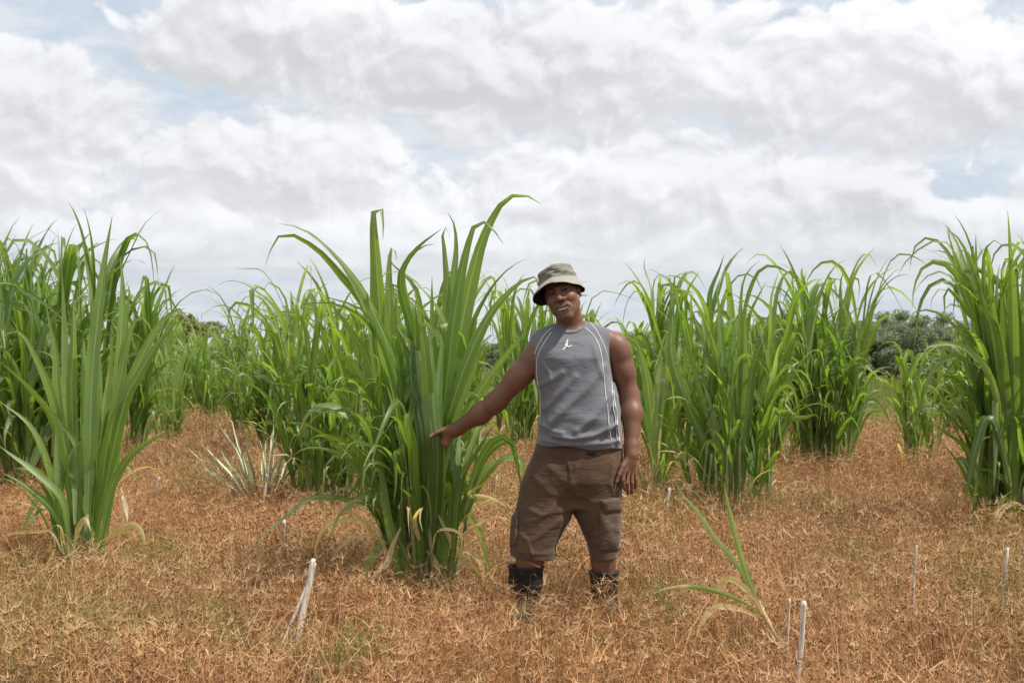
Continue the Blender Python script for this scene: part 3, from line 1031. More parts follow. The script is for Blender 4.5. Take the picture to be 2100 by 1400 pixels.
YL = 7.14
fl = heroes(Z7, YL, [
    ([(480, 2200), (445, 1400), (440, 1100), (430, 800), (412, 380)], 78, .75, .0),
    ([(580, 2250), (600, 1390), (615, 1050), (650, 700), (700, 330), (750, 40)], 98, .45, .1),
    ([(600, 2250), (740, 1400), (795, 1100), (812, 800), (815, 500), (806, 322)], 88, .55, .0),
    ([(610, 2200), (780, 1350), (820, 1000), (845, 700), (868, 505), (850, 488)], 70, .6, .0),
    ([(610, 2250), (790, 1330), (870, 1150), (960, 950), (1060, 770), (1190, 665), (1250, 720), (1280, 790)], 74, .5, .2),
    ([(620, 2250), (820, 1340), (920, 1120), (1030, 930), (1130, 800), (1190, 745), (1310, 770)], 78, .35, .2),
    ([(540, 2200), (400, 1480), (330, 1200), (220, 950), (140, 820), (60, 820), (0, 870)], 62, .45, .5),
    ([(520, 2200), (405, 1450), (390, 1080), (340, 970), (240, 940)], 52, .8, 1.0),
    ([(520, 2200), (370, 1460), (220, 1220), (80, 1080), (-20, 1000)], 58, .5, .6),
    ([(580, 2200), (625, 1450), (608, 1100), (600, 1000)], 44, .6, .2),
    ([(560, 1900), (560, 1100), (560, 900), (575, 845), (598, 860), (612, 1000)], 52, .5, .4),
    ([(600, 2000), (715, 1250), (745, 950), (740, 778)], 52, .85, 0),
    ([(500, 2100), (495, 1500), (496, 1300), (495, 1140)], 56, .9, 0),
    ([(530, 2100), (480, 1300), (490, 850), (490, 550)], 74, .5, .6),
    ([(520, 2100), (390, 1300), (370, 950), (330, 750), (300, 590)], 62, .5, .3),
    ([(590, 2100), (640, 1300), (620, 700), (590, 450), (552, 285)], 62, .45, .3),
    ([(600, 2100), (660, 1250), (650, 900), (672, 640)], 50, .8, .0),
    ([(600, 2100), (760, 1350), (850, 900), (900, 740), (945, 715), (990, 760), (1020, 830)], 60, .5, .3),
], 3.256 * 1.15, .5, dY=.3)
fl += heroes(Z8, YL - .08, [
    ([(600, 1050), (590, 900), (540, 700), (500, 380), (400, 220), (300, 100)], 48, .6, .7),
    ([(600, 1050), (610, 880), (645, 600), (685, 300), (760, 80), (830, 30)], 62, .55, .5),
    ([(620, 1050), (650, 950), (705, 650), (790, 470), (900, 360), (1090, 245)], 50, .4, .4),
    ([(470, 1050), (440, 950), (400, 700), (250, 540), (100, 430), (-10, 350)], 46, .45, .3),
    ([(480, 1060), (450, 960), (330, 760), (200, 640), (100, 570), (20, 530)], 42, .4, .3),
    ([(490, 1050), (470, 920), (350, 600), (210, 250), (0, 70)], 42, .5, .4),
    ([(600, 1050), (590, 930), (490, 620), (440, 540), (280, 450)], 36, .6, .8),
    ([(640, 1060), (680, 900), (700, 650), (780, 470), (830, 500), (890, 590)], 40, .5, .3),
    ([(460, 1060), (400, 900), (370, 500), (362, 190), (350, 215)], 48, .8, 0),
    ([(600, 1100), (580, 850), (545, 500), (520, 200)], 66, .7, .1),
    ([(610, 1100), (620, 850), (620, 500), (600, 100)], 60, .5, .3),
    ([(650, 1080), (680, 800), (730, 500), (780, 200)], 56, .45, .4),
    ([(250, 1245), (340, 1190), (420, 1160), (475, 1145)], 26, .6, .5),
    ([(460, 1060), (360, 760), (250, 690), (170, 830), (125, 970)], 34, .6, .0),
], 3.11, .5, dY=.2)
fl_dry = heroes(Z8, YL - .12, [
    ([(600, 1010), (640, 1100), (720, 1095), (790, 1130), (815, 1190)], 28, .8),
    ([(660, 960), (800, 868), (870, 865), (910, 920), (930, 1000)], 30, .95),
    ([(400, 1120), (350, 1090), (310, 1130), (290, 1230)], 26, .8),
    ([(350, 1010), (320, 1080), (270, 1170), (255, 1210)], 16, .6),
    ([(760, 690), (780, 665), (800, 740), (815, 840)], 22, .9),
    ([(480, 1000), (500, 880), (545, 820), (580, 900)], 24, .6),
    ([(400, 1040), (330, 900), (240, 900), (100, 910), (-20, 940)], 14, .7),
], 3.11, dry=1.2, dY=.1)
cane_clump('young pale green clump of upright blades on the left, front of the dark clump', 165, YL, 1.6, 2, .10, 2, .04, .55, 4, fl, fl_dry, .8, .2, .30, dryn=5, maxlean=.15)

YR = 8.35
fr = heroes(Z3, YR, [
    ([(1420, 2300), (1395, 900), (1380, 500), (1362, 200), (1350, 45)], 68, .5, .4),
    ([(1380, 2300), (1220, 1000), (1060, 700), (960, 420), (910, 250), (888, 185)], 74, .45, .5),
    ([(1380, 2300), (1180, 900), (1080, 520), (1020, 320), (930, 200), (900, 190), (920, 280)], 64, .4, .5),
    ([(1380, 2300), (1210, 900), (1140, 600), (1060, 400), (1040, 320), (1005, 345), (985, 430)], 68, .5, .5),
    ([(1360, 2300), (1170, 1000), (1080, 800), (980, 560), (880, 450), (770, 435), (690, 500), (640, 640), (633, 780)], 58, .4, .4),
    ([(1360, 2300), (1180, 1050), (1060, 780), (940, 560), (840, 505), (770, 520), (690, 590), (640, 680)], 48, .35, .4),
    ([(1370, 2300), (1150, 1000), (1080, 850), (990, 720), (905, 635), (880, 640), (870, 720), (880, 860)], 62, .5, .5),
    ([(1380, 2000), (1130, 700), (1112, 400), (1110, 215)], 58, .45, .5),
    ([(1390, 2000), (1200, 800), (1170, 500), (1175, 370), (1215, 278), (1260, 272), (1320, 310)], 56, .4, .4),
    ([(1400, 2000), (1280, 900), (1270, 600), (1290, 450)], 54, .5, .5),
    ([(1400, 2000), (1240, 800), (1220, 600), (1205, 440)], 62, .5, .6),
    ([(1390, 2300), (1120, 900), (1095, 500), (1080, 310), (1100, 450), (1095, 600)], 62, .75, .0),
    ([(1400, 2300), (1300, 1390), (1180, 1150), (1060, 1065), (950, 1050), (860, 1110), (810, 1390)], 52, .8, .1),
    ([(1400, 2300), (1250, 1390), (1080, 1120), (960, 1055), (860, 1050), (740, 1080), (700, 1180), (690, 1300)], 46, .7, .1),
    ([(1420, 2300), (1330, 1200), (1300, 900), (1225, 840), (1165, 870), (1250, 1080)], 56, .75, .2),
    ([(1420, 2300), (1290, 1200), (1280, 950), (1230, 870), (1222, 960)], 50, .5, .4),
    ([(1430, 2300), (1360, 1200), (1370, 900), (1345, 815), (1330, 830), (1365, 1000)], 54, .7, .1),
    ([(1420, 2300), (1300, 1100), (1200, 830), (1160, 700), (1140, 560)], 72, .4, .4),
    ([(1420, 2300), (1260, 1200), (1130, 900), (1040, 640), (990, 500)], 66, .4, .4),
    ([(1420, 2300), (1340, 1200), (1310, 700), (1300, 480)], 70, .4, .4),
    ([(1430, 2300), (1440, 1200), (1420, 700), (1420, 400), (1450, 430)], 64, .6, .3),
    ([(1430, 2300), (1480, 1200), (1465, 700), (1475, 330)], 60, .4, .3),
    ([(1400, 2300), (1200, 1300), (1020, 1000), (900, 870), (780, 800), (650, 810), (540, 930)], 34, .5, .3),
], 3.685, .45, dY=.4)
fr += heroes(Z4, YR - .2, [
    ([(1450, 900), (1330, 450), (1250, 385), (1215, 470), (1140, 740), (1085, 1060)], 66, .1, .0),
    ([(1450, 900), (1320, 420), (1240, 410), (1200, 690), (1165, 1000), (1130, 1265)], 56, .1, .0),
    ([(1420, 900), (1340, 270), (1328, 300), (1330, 600), (1315, 960)], 48, .4, .0),
    ([(1480, 1150), (1430, 900), (1360, 840), (1270, 790), (1160, 790)], 40, .3, .0),
    ([(1480, 1150), (1400, 1000), (1370, 1100), (1310, 1180), (1230, 1240)], 30, .3, .0),
    ([(1500, 1150), (1380, 1000), (1330, 1300)], 36, .3, .0),
], 3.89, .2, dY=.1)
fr_dry = heroes(Z4, YR - .25, [
    ([(1560, 1090), (1500, 1060), (1430, 1070), (1345, 1160), (1320, 1320)], 32, .7),
    ([(1290, 520), (1210, 560), (1190, 680), (1180, 760)], 18, .8),
], 3.89, dry=1.2, dY=.1)
cane_clump('tall dense clump at the right edge with long shredded dark leaves hanging low', 2085, YR, 2.1, 16, .26, 3, .048, .42, 8, fr, fr_dry, 1.0, .4, .40, dryn=8, back=.2, lean=(.06, 0), maxlean=.2)

r12 = heroes(Z1, 9.56, [
    ([(960, 1900), (900, 1390), (860, 900), (840, 600), (812, 235)], 74, .6, .1),
    ([(990, 1900), (1050, 1390), (1180, 1000), (1290, 750), (1400, 420), (1440, 330), (1490, 300)], 66, .4, .2),
    ([(980, 1800), (985, 700), (1000, 260), (1060, 120), (1135, 52)], 42, .5),
    ([(980, 1800), (1005, 900), (1050, 500), (1110, 350), (1182, 215)], 52, .4),
    ([(880, 1800), (500, 900), (475, 500), (465, 250), (452, 155)], 70, .35, .2),
    ([(900, 1800), (540, 500), (490, 200), (535, 145), (590, 200), (585, 290)], 38, .6),
    ([(940, 1900), (860, 1000), (790, 700), (700, 450), (600, 300), (530, 262), (440, 290)], 54, .6, .2),
    ([(980, 1900), (920, 900), (960, 480), (990, 560), (1000, 660)], 62, .55, .2),
    ([(960, 1900), (930, 1200), (935, 800), (940, 740), (965, 800), (972, 920)], 52, .6, .2),
    ([(950, 1900), (880, 1300), (830, 1070), (805, 1060), (800, 1200)], 50, .6, .3),
    ([(1000, 1900), (1200, 1300), (1290, 1000), (1380, 900), (1450, 890), (1510, 960), (1545, 1080)], 50, .6, .3),
    ([(980, 1900), (1050, 1200), (1090, 850), (1200, 560), (1205, 490), (1120, 640)], 60, .2, .1),
    ([(940, 1900), (750, 1100), (680, 960), (640, 940)], 44, .9, 0),
    ([(960, 1900), (1010, 900), (1020, 500), (1060, 260)], 70, .4, .3),
], 3.684, .45)
cane_clump('wide leafy clump second to the right of the man, fanning out dark and dense', 1505, 9.56, 1.98, 15, .34, 4, .045, .42, 8, r12, None, 1.0, .42, .40, dryn=14, back=.1)

r11 = heroes(Z1, 10.8, [
    ([(350, 1800), (330, 1390), (280, 950), (215, 700), (170, 590), (140, 585)], 74, .6, .7),
    ([(350, 1800), (350, 1390), (370, 1000), (395, 700), (440, 580)], 62, .9, 0),
    ([(360, 1800), (400, 1390), (460, 900), (525, 600), (545, 420)], 56, .8, 0),
    ([(360, 1800), (420, 1390), (520, 1000), (620, 740), (720, 640), (800, 650)], 62, .6, .7),
    ([(360, 1800), (430, 1390), (560, 1050), (690, 880), (870, 870)], 58, .6, .7),
    ([(350, 1800), (300, 1400), (240, 1150), (200, 1000)], 40, .4, .2),
    ([(360, 1800), (380, 1300), (420, 900), (430, 650), (480, 630), (610, 710)], 36, .8, .3),
], 3.684, .6)
cane_clump('slender pale young clump just right of the man below his elbow', 1348, 10.8, 1.35, 2, .10, 5, .036, .62, 4, r11, None, .8, .2, .30, dryn=6, maxlean=.2)

# (label, px, Y, H, shoots, spread, seed, W, tone, droop, extra)
ROWS = [
    ('tall dark clump at the left edge behind the young pale clump', 55, 11.2, 2.55, 24, .52, 11, .066, .06, 1.0, {}),
    ('dark clump filling in between the left edge clump and the pale sheaf', 215, 13.8, 2.28, 16, .45, 12, .058, .16, 1.0, {}),
    ('thin pale sheaf of upright blades beside the left clumps', 350, 16.0, 1.45, 10, .18, 13, .028, .95, .35, dict(kinks=0, dryn=4, maxlean=.1, stemf=.2)),
    ('clump in the far left row under the pale olive bush', 385, 22.5, 2.05, 9, .40, 14, .06, .6, .9, {}),
    ('clump in the far left row left of the drooping dark clump', 445, 22.0, 1.85, 9, .38, 15, .06, .62, .9, {}),
    ('far left clump showing just right of the pale sheaf', 318, 20.5, 2.25, 9, .40, 16, .06, .5, .9, {}),
    ('farthest clump in the gap left of centre', 415, 27.0, 2.0, 9, .5, 17, .065, .7, .9, {}),
    ('drooping dark clump left of centre with narrow arching blades', 545, 17.6, 2.20, 20, .42, 18, .042, .25, 1.7, {}),
    ('far clump peeking out between the drooping dark clump and the pale bush', 480, 25.5, 1.9, 9, .45, 19, .065, .55, 1.0, {}),
    ('bright clump with long pale blades directly left of the gripped clump', 672, 9.6, 2.06, 16, .28, 20, .05, .58, 1.35, dict(maxlean=.42)),
    ('clump behind the bright clump, left of the gripped clump', 610, 14.0, 2.05, 14, .40, 21, .05, .5, 1.3, {}),
    ('clump half hidden behind the gripped clump', 800, 13.5, 2.25, 14, .45, 22, .055, .45, 1.1, {}),
    ('pale green clump behind the outstretched arm', 975, 16.0, 2.05, 14, .45, 23, .055, .68, 1.3, {}),
    ('bright clump behind the shoulder and hat, taller than the one behind the arm', 1095, 15.0, 2.25, 13, .40, 24, .055, .62, .9, {}),
    ('clump mostly hidden behind the grey shirt', 1200, 18.5, 2.1, 12, .45, 25, .055, .55, 1.1, {}),
    ('clump behind the slender young clump right of the man', 1400, 12.2, 2.18, 13, .36, 26, .054, .42, 1.1, {}),
    ('clump behind the wide leafy clump, right of the man', 1580, 13.6, 1.85, 12, .42, 27, .052, .5, 1.2, {}),
    ('third large clump right of the man, next to the open meadow', 1690, 12.8, 2.26, 17, .27, 28, .05, .45, .9, dict(maxlean=.2)),
    ('far clump low on the horizon right of the man', 1345, 21.0, 2.0, 10, .5, 29, .06, .55, 1.1, {}),
    ('sparse yellowish clump standing alone before the open meadow', 1868, 13.4, 1.62, 6, .17, 30, .045, .68, 1.5, dict(nleaf=6)),
    ('small far clump between the lone yellowish clump and the right edge clump', 1985, 17.8, 1.75, 11, .28, 32, .046, .45, 1.2, {}),
    ('far clump behind the right edge clump', 2070, 20.0, 1.95, 10, .4, 36, .055, .5, 1.1, {}),
    ('far clump seen low between the central clump and the arm', 905, 20.5, 2.05, 12, .5, 37, .055, .6, 1.1, {}),
    ('far clump seen between the bright left clumps', 730, 20.0, 2.1, 12, .5, 38, .055, .45, 1.1, {}),
    ('far clump at the back of the left row beside the dark left clump', 262, 18.0, 2.3, 12, .5, 39, .055, .42, 1.0, {}),
    ('dark clump at the far left edge', -45, 13.5, 2.7, 18, .5, 40, .06, .2, 1.0, {}),
    ('clump just past the right edge clump', 2195, 10.5, 2.25, 14, .35, 41, .06, .42, 1.0, {}),
]
for (lab, px, Y, H, ns, spr, sd, W, tone, dr, kw) in ROWS:
    a = dict(nleaf=8, kinks=.38, stemf=.42, dryn=9)
    ns = int(ns * 1.25)
    a.update(kw)
    cane_clump(lab, px, Y, H, ns, spr, sd, W, tone, droop=dr, near=Y < 13, rows=5 if Y < 15 else 3, **a)


# ------------------------------------------------------------------ small plants and cut stakes
def spiky_tuft():
    rng = np.random.default_rng(50)
    Y = 10.3
    b = P(540, 0, Y)
    b[2] = 0
    e = empty('sedge_tuft', tuple(b), 'whitish spiky tuft of stiff narrow blades in the brown grass', 'grass tuft')
    pale = plain_mat('pale_sedge', (0.40, 0.46, 0.26), (0.66, 0.68, 0.46), 12, .5, .4)
    mb = MB()
    for k in range(58):
        a = rng.uniform(0, 6.283)
        grow_leaf(mb, rng, b + (.08 * math.cos(a), .08 * math.sin(a), 0), a, rng.uniform(.05, 1.0), rng.uniform(.1, .5), rng.uniform(.45, 1.0), .020, (1.0, 0, 0), 8, None, 3)
    link_mesh('foliage', mb.mesh(), pale, e)
    dr = MB()
    for k in range(16):
        a = rng.uniform(0, 6.283)
        grow_leaf(dr, rng, b + (.1 * math.cos(a), .1 * math.sin(a), 0), a, rng.uniform(.7, 1.2), rng.uniform(.5, 1.2), rng.uniform(.4, .7), .014, (.7, 1.2, 0), 8, None, 3)
    link_mesh('dry_leaves', dr.mesh(), M_LEAF, e)


spiky_tuft()


def leaning_shoot():
    rng = np.random.default_rng(51)
    Y = 5.05
    b = P(1606, 1345, Y)
    e = empty('cane_shoot', tuple(b), 'broken yellowish cane shoot leaning left beside two bleached stakes', 'cane shoot')
    st = MB()
    pp = smooth_path([P(*Z55(x, y), Y) for x, y in ((800, 890), (785, 835), (720, 720), (662, 610))], 9)
    st.tube(pp, np.linspace(.010, .012, 9), (.5, .3, .2), 8)
    g = MB()
    D = dict(dry=0, twist=.35, dY=.1)
    for h in heroes(Z55, Y, [
        ([(690, 670), (660, 600), (600, 450), (545, 250), (505, 80), (487, -20), (493, -40)], 28, 1.0, .2),
        ([(690, 670), (650, 590), (560, 420), (430, 260), (350, 140), (250, 20), (215, -50)], 26, 1.0, .25),
        ([(690, 670), (640, 545), (585, 380), (530, 230)], 22, 1.0, .2)], 2.625, **D):
        traced_leaf(g, rng, **h)
    for h in heroes(Z55, Y - .02, [([(670, 670), (560, 600), (400, 545), (270, 530), (160, 545), (100, 575)], 24, 1.0, 1.0)], 2.625, dry=.3, twist=.3, dY=.1):
        traced_leaf(g, rng, **h)
    d = MB()
    for h in heroes(Z55, Y - .03, [
        ([(690, 680), (665, 610), (600, 540), (530, 492), (480, 500), (452, 570), (440, 640)], 24, .8),
        ([(660, 690), (560, 650), (450, 640), (380, 700), (340, 790), (330, 830)], 24, .3)], 2.625, dry=1.2, twist=.3, dY=.1):
        traced_leaf(d, rng, **h)
    M_PALE = plain_mat('pale_stem', (0.42, 0.33, 0.15), (0.60, 0.48, 0.26), 25, 0.6, 0.3)
    link_mesh('stalk', st.mesh(), M_PALE, e)
    link_mesh('foliage', g.mesh(), M_LEAF, e)
    link_mesh('dry_leaves', d.mesh(), M_LEAF, e)


leaning_shoot()


def stake(label, top, bot, Y, wpx, seed, split=False, mat=None, name='cane_stake', group='bleached cane stakes stuck in the grass'):
    """a bleached cut cane with its node rings; bot = where it enters the soil"""
    rng = np.random.default_rng(seed)
    a, b = P(*bot, Y), P(*top, Y + rng.uniform(-.06, .06))
    a[2] = min(a[2], -.02)
    r = .8 * wpx / F * Y / 2
    mb = MB()
    n = 26
    t = np.linspace(0, 1, n)
    pts = a + (b - a) * t[:, None] + np.outer(np.sin(t * 3.1), (rng.normal(0, .006), rng.normal(0, .006), 0))
    L = np.linalg.norm(b - a)
    nodes = np.arange(rng.uniform(.1, .2), L, .21) / L
    rad = r * (1 + .06 * np.sin(t * 11 + seed))
    for nd in nodes:
        rad = rad + r * .22 * np.exp(-((t - nd) / .018) ** 2)
    rad[-1] *= .82
    mb.tube(pts, rad, (.5, 0, 0), 10)
    if split:
        p2 = pts[:n - 4] + np.outer(np.linspace(0, 1, n - 4)[::-1] ** 1.2, (-.075, -.03, 0.0))
        mb.tube(p2, r * .55, (.5, 0, 0), 8)
        p3 = pts[6:] + np.array((r * .6, -r * .3, -.02))
        mb.tube(p3, r * .6, (.5, 0, 0), 8)
    o = link_mesh(name, mb.mesh(), mat or M_STAKE, None, tuple(a))
    tag(o, label, 'stake' if group else 'post', group)


stake('thick bleached stake at the bottom edge beside the broken shoot', (1649, 1232), (1628, 1452), 4.55, 13, 1)
stake('thin bleached stake close by the thick one at the bottom edge', (1619, 1227), (1614, 1370), 5.05, 6.5, 2)
stake('lone thin bleached stake standing in open grass on the right', (1881, 1118), (1878, 1315), 5.6, 7, 3)
stake('split weathered stake leaning beside the central clump, forked at its foot', (643, 1145), (598, 1345), 5.3, 14, 4, True)
stake('grey short stake under the right edge clump', (2067, 1122), (2056, 1270), 6.05, 8, 5)
stake('small bleached stake left of the dark hanging leaves', (1978, 945), (1972, 1015), 11.5, 5, 6)
stake('short stake in front of the whitish spiky tuft', (546, 972), (538, 1075), 9.5, 7, 7)
stake('reddish short stake left of the spiky tuft, leaning right', (327, 978), (305, 1055), 10.0, 7, 8)
stake('short stake in the grass between the central clump and the brown shorts', (1019, 972), (1008, 1040), 10.5, 6, 9)
stake('dark grey stake under the slender young clump right of the man', (1373, 1000), (1365, 1085), 9.2, 7, 10)
stake('short pale stake left of the central clump foot', (583, 1066), (566, 1168), 7.5, 9, 11)
stake('short stake at the edge of the right clump foot, behind the grey one', (2096, 1140), (2088, 1235), 6.5, 8, 12)
stake('thin dark post at the meadow edge right of the lone yellowish clump', (1899, 838), (1897, 902), 18.9, 7, 13, False, M_BARK, 'post', None)


# ------------------------------------------------------------------ the man: distance-field sculpting
YM = 6.03           # where he stands


def M(px, py, dy=0.0):
    return P(px, py, YM + dy)


class Field:
    """signed distance samples on an uneven grid, smooth unions, surface nets"""
    def __init__(s, xs, ys, zs):
        s.ax = [np.asarray(a, np.float32) for a in (xs, ys, zs)]
        s.a = np.full(tuple(len(a) for a in s.ax), .06, np.float32)

    def box(s, lo, hi):
        i = [max(0, np.searchsorted(a, l) - 1) for a, l in zip(s.ax, lo)]
        j = [min(len(a), np.searchsorted(a, h) + 1) for a, h in zip(s.ax, hi)]
        sl = tuple(slice(p, q) for p, q in zip(i, j))
        X, Y, Z_ = np.meshgrid(*[a[k] for a, k in zip(s.ax, sl)], indexing='ij', sparse=True)
        return sl, X, Y, Z_

    def add(s, fn, lo, hi, k=.01):
        m = .06
        sl, X, Y, Z_ = s.box(np.asarray(lo) - m, np.asarray(hi) + m)
        d = fn(X, Y, Z_)
        a = s.a[sl]
        h = np.maximum(k - np.abs(a - d), 0) / k
        s.a[sl] = np.minimum(a, d) - h * h * k * .25

    def sub(s, fn, lo, hi, k=.006):
        m = .02
        sl, X, Y, Z_ = s.box(np.asarray(lo) - m, np.asarray(hi) + m)
        d = -fn(X, Y, Z_)
        a = s.a[sl]
        h = np.maximum(k - np.abs(a - d), 0) / k
        s.a[sl] = np.maximum(a, d) + h * h * k * .25

    def cone(s, a, b, ra, rb, k=.01):
        a, b = np.asarray(a, float), np.asarray(b, float)
        r = max(ra, rb)
        s.add(cone_fn(a, b, ra, rb), np.minimum(a, b) - r, np.maximum(a, b) + r, k)

    def chain(s, pts, rs, k=.008):
        for i in range(len(pts) - 1):
            s.cone(pts[i], pts[i + 1], rs[i], rs[i + 1], k)

    def mesh(s, smooth=2, keep=None):
        A, ins = s.a, s.a < 0
        n = [k - 1 for k in A.shape]
        cnt = np.zeros(n, np.int8)
        cs = [(i, j, k) for i in (0, 1) for j in (0, 1) for k in (0, 1)]
        for i, j, k in cs:
            cnt += ins[i:i + n[0], j:j + n[1], k:k + n[2]]
        act = (cnt > 0) & (cnt < 8)
        ci = np.argwhere(act)
        idx = np.full(n, -1, np.int32)
        idx[act] = np.arange(len(ci))
        val = np.stack([A[ci[:, 0] + i, ci[:, 1] + j, ci[:, 2] + k] for i, j, k in cs], 1)
        acc, num = np.zeros((len(ci), 3)), np.zeros(len(ci))
        for p in range(8):
            for q in range(p + 1, 8):
                dlt = np.array(cs[q]) - np.array(cs[p])
                if np.abs(dlt).sum() != 1:
                    continue
                a, b = val[:, p], val[:, q]
                c = (a < 0) != (b < 0)
                t = np.where(c, a / np.where(c, a - b, 1), 0)
                acc += np.where(c[:, None], np.array(cs[p]) + t[:, None] * dlt, 0)
                num += c
        fi = ci + acc / num[:, None]
        V = np.stack([np.interp(fi[:, k], np.arange(len(s.ax[k])), s.ax[k]) for k in range(3)], 1)
        quads = []
        for ax in range(3):
            o1, o2 = [k for k in range(3) if k != ax]
            sl0 = [slice(1, n[k]) for k in range(3)]
            sl0[ax] = slice(0, n[ax])
            sl1 = list(sl0)
            sl1[ax] = slice(1, n[ax] + 1)
            e0, e1 = ins[tuple(sl0)], ins[tuple(sl1)]
            w = np.argwhere(e0 != e1)
            flip = e0[tuple(w.T)]
            off = np.array([sl0[k].start for k in range(3)])
            w = w + off
            c = []
            for u, v in ((0, 0), (1, 0), (1, 1), (0, 1)):
                g = w.copy()
                g[:, o1] -= u
                g[:, o2] -= v
                c.append(idx[tuple(g.T)])
            q = np.stack(c, 1)
            if ax == 1:
                flip = ~flip
            q[flip] = q[flip][:, ::-1]
            quads.append(q)
        Q = np.concatenate(quads)
        Q = Q[(Q >= 0).all(1)][:, ::-1]
        for _ in range(smooth):
            sm, ct = np.zeros_like(V), np.zeros(len(V))
            for a, b in ((0, 1), (1, 2), (2, 3), (3, 0)):
                np.add.at(sm, Q[:, a], V[Q[:, b]])
                np.add.at(ct, Q[:, a], 1)
            V = V * .5 + .5 * sm / np.maximum(ct, 1)[:, None]
        return V, Q


def cone_fn(a, b, ra, rb):
    ab = b - a
    L2 = float(ab @ ab) + 1e-12

    def fn(X, Y, Z_):
        x, y, z = X - a[0], Y - a[1], Z_ - a[2]
        t = np.clip((x * ab[0] + y * ab[1] + z * ab[2]) / L2, 0, 1)
        return np.sqrt((x - t * ab[0]) ** 2 + (y - t * ab[1]) ** 2 + (z - t * ab[2]) ** 2) - (ra + t * (rb - ra))
    return fn


def ell(x, y, z, c, r):
    x, y, z = (x - c[0]) / r[0], (y - c[1]) / r[1], (z - c[2]) / r[2]
    k0 = np.sqrt(x * x + y * y + z * z)
    k1 = np.sqrt((x / r[0]) ** 2 + (y / r[1]) ** 2 + (z / r[2]) ** 2) + 1e-9
    return k0 * (k0 - 1) / k1


def capl(x, y, z, a, b, ra, rb):
    ab = np.subtract(b, a)
    t = np.clip(((x - a[0]) * ab[0] + (y - a[1]) * ab[1] + (z - a[2]) * ab[2]) / (ab @ ab), 0, 1)
    return np.sqrt((x - a[0] - t * ab[0]) ** 2 + (y - a[1] - t * ab[1]) ** 2 + (z - a[2] - t * ab[2]) ** 2) - (ra + t * (rb - ra))


def smin(a, b, k):
    h = np.maximum(k - np.abs(a - b), 0) / k
    return np.minimum(a, b) - h * h * k * .25


def smax_(a, b, k):
    return -smin(-a, -b, k)


# --- head frame: x = his left, -y = where he looks, z = up
HS = 1.10
HC = M(1153, 602, -.05)
HR = np.array(Matrix.Rotation(R(-17), 3, 'Y') @ Matrix.Rotation(R(-13), 3, 'Z') @ Matrix.Rotation(R(-4), 3, 'X'))


def to_head(X, Y, Z_):
    x, y, z = X - HC[0], Y - HC[1], Z_ - HC[2]
    return tuple((HR[0, k] * x + HR[1, k] * y + HR[2, k] * z) / HS for k in range(3))


def from_head(p):
    return HC + HR @ (np.asarray(p, float) * HS)


def head_sdf(X, Y, Z_):
    x, y, z = to_head(X, Y, Z_)
    ax = np.sqrt(x * x + 1e-6)                       # mirrored
    d = ell(x, y, z, (0, .015, .035), (.075, .096, .084))
    d = smin(d, ell(x, y, z, (0, -.030, -.030), (.068, .062, .088)), .03)
    d = smin(d, capl(ax, y, z, (.046, -.004, -.060), (.013, -.072, -.112), .020, .018), .03)     # jaw line
    d = smin(d, ell(x, y, z, (0, -.076, -.110), (.027, .020, .019)), .02)                        # chin
    d = smin(d, ell(ax, y, z, (.040, -.064, -.030), (.023, .021, .019)), .022)                   # smiling cheeks
    d = smin(d, capl(ax, y, z, (.008, -.090, .021), (.042, -.076, .023), .009, .008), .014)      # brow
    d = smax_(d, -ell(ax, y, z, (.031, -.104, .004), (.019, .018, .0115)), .012)                 # sockets
    d = smin(d, ell(ax, y, z, (.031, -.076, .004), (.0165, .0125, .0135)), .004)                 # lids
    d = smin(d, capl(x, y, z, (0, -.090, .012), (0, -.110, -.028), .0085, .0115), .012)          # nose
    d = smin(d, ell(x, y, z, (0, -.112, -.031), (.0135, .013, .0115)), .008)
    d = smin(d, ell(ax, y, z, (.0175, -.098, -.034), (.0105, .012, .0095)), .006)
    d = smax_(d, -ell(ax, y, z, (.008, -.105, -.0445), (.0045, .006, .003)), .003)
    # nasolabial crease
    d = smax_(d, -capl(ax, y, z, (.024, -.100, -.038), (.047, -.076, -.068), .0035, .0045), .008)
    # muzzle, lips, open smile
    d = smin(d, ell(x, y, z, (0, -.070, -.074), (.040, .029, .028)), .02)
    zb = z - 6.0 * x * x
    d = smin(d, ell(x, y + 7.0 * x * x, zb, (0, -.0915, -.0680), (.035, .008, .0046)), .005)
    d = smin(d, ell(x, y + 7.0 * x * x, zb, (0, -.0895, -.0915), (.028, .009, .0060)), .005)
    d = smax_(d, -ell(x, y, zb, (0, -.092, -.0795), (.0345, .034, .0084)), .003)
    # squinting eye slits
    ze = z - .004 + 14 * (ax - .031) ** 2
    d = smax_(d, -ell(ax, y, ze, (.031, -.090, 0), (.0125, .020, .0023)), .002)
    # ears
    e = ell(ax, y + .25 * (ax - .075), z, (.075, .014, -.004), (.0095, .019, .032))
    e = smax_(e, -ell(ax, y, z, (.085, .010, -.002), (.008, .0105, .019)), .004)
    d = smin(d, e, .008)
    return d * HS


def span(lo, hi, f0, f1, h, hf):
    """coordinates from lo to hi with step h, finer (hf) between f0 and f1"""
    return np.concatenate([np.arange(lo, f0, h), np.arange(f0, f1, hf), np.arange(f1, hi + h, h)])


def prof(rows):
    """(py, left px, right px) -> centre x, half width as functions of z"""
    r = np.array(rows, float)
    z = CAM_H + (HOR - r[:, 0]) / F * YM
    xl, xr = (r[:, 1] - 1050) / F * YM, (r[:, 2] - 1050) / F * YM
    o = np.argsort(z)
    return z[o], ((xl + xr) / 2)[o], ((xr - xl) / 2)[o]


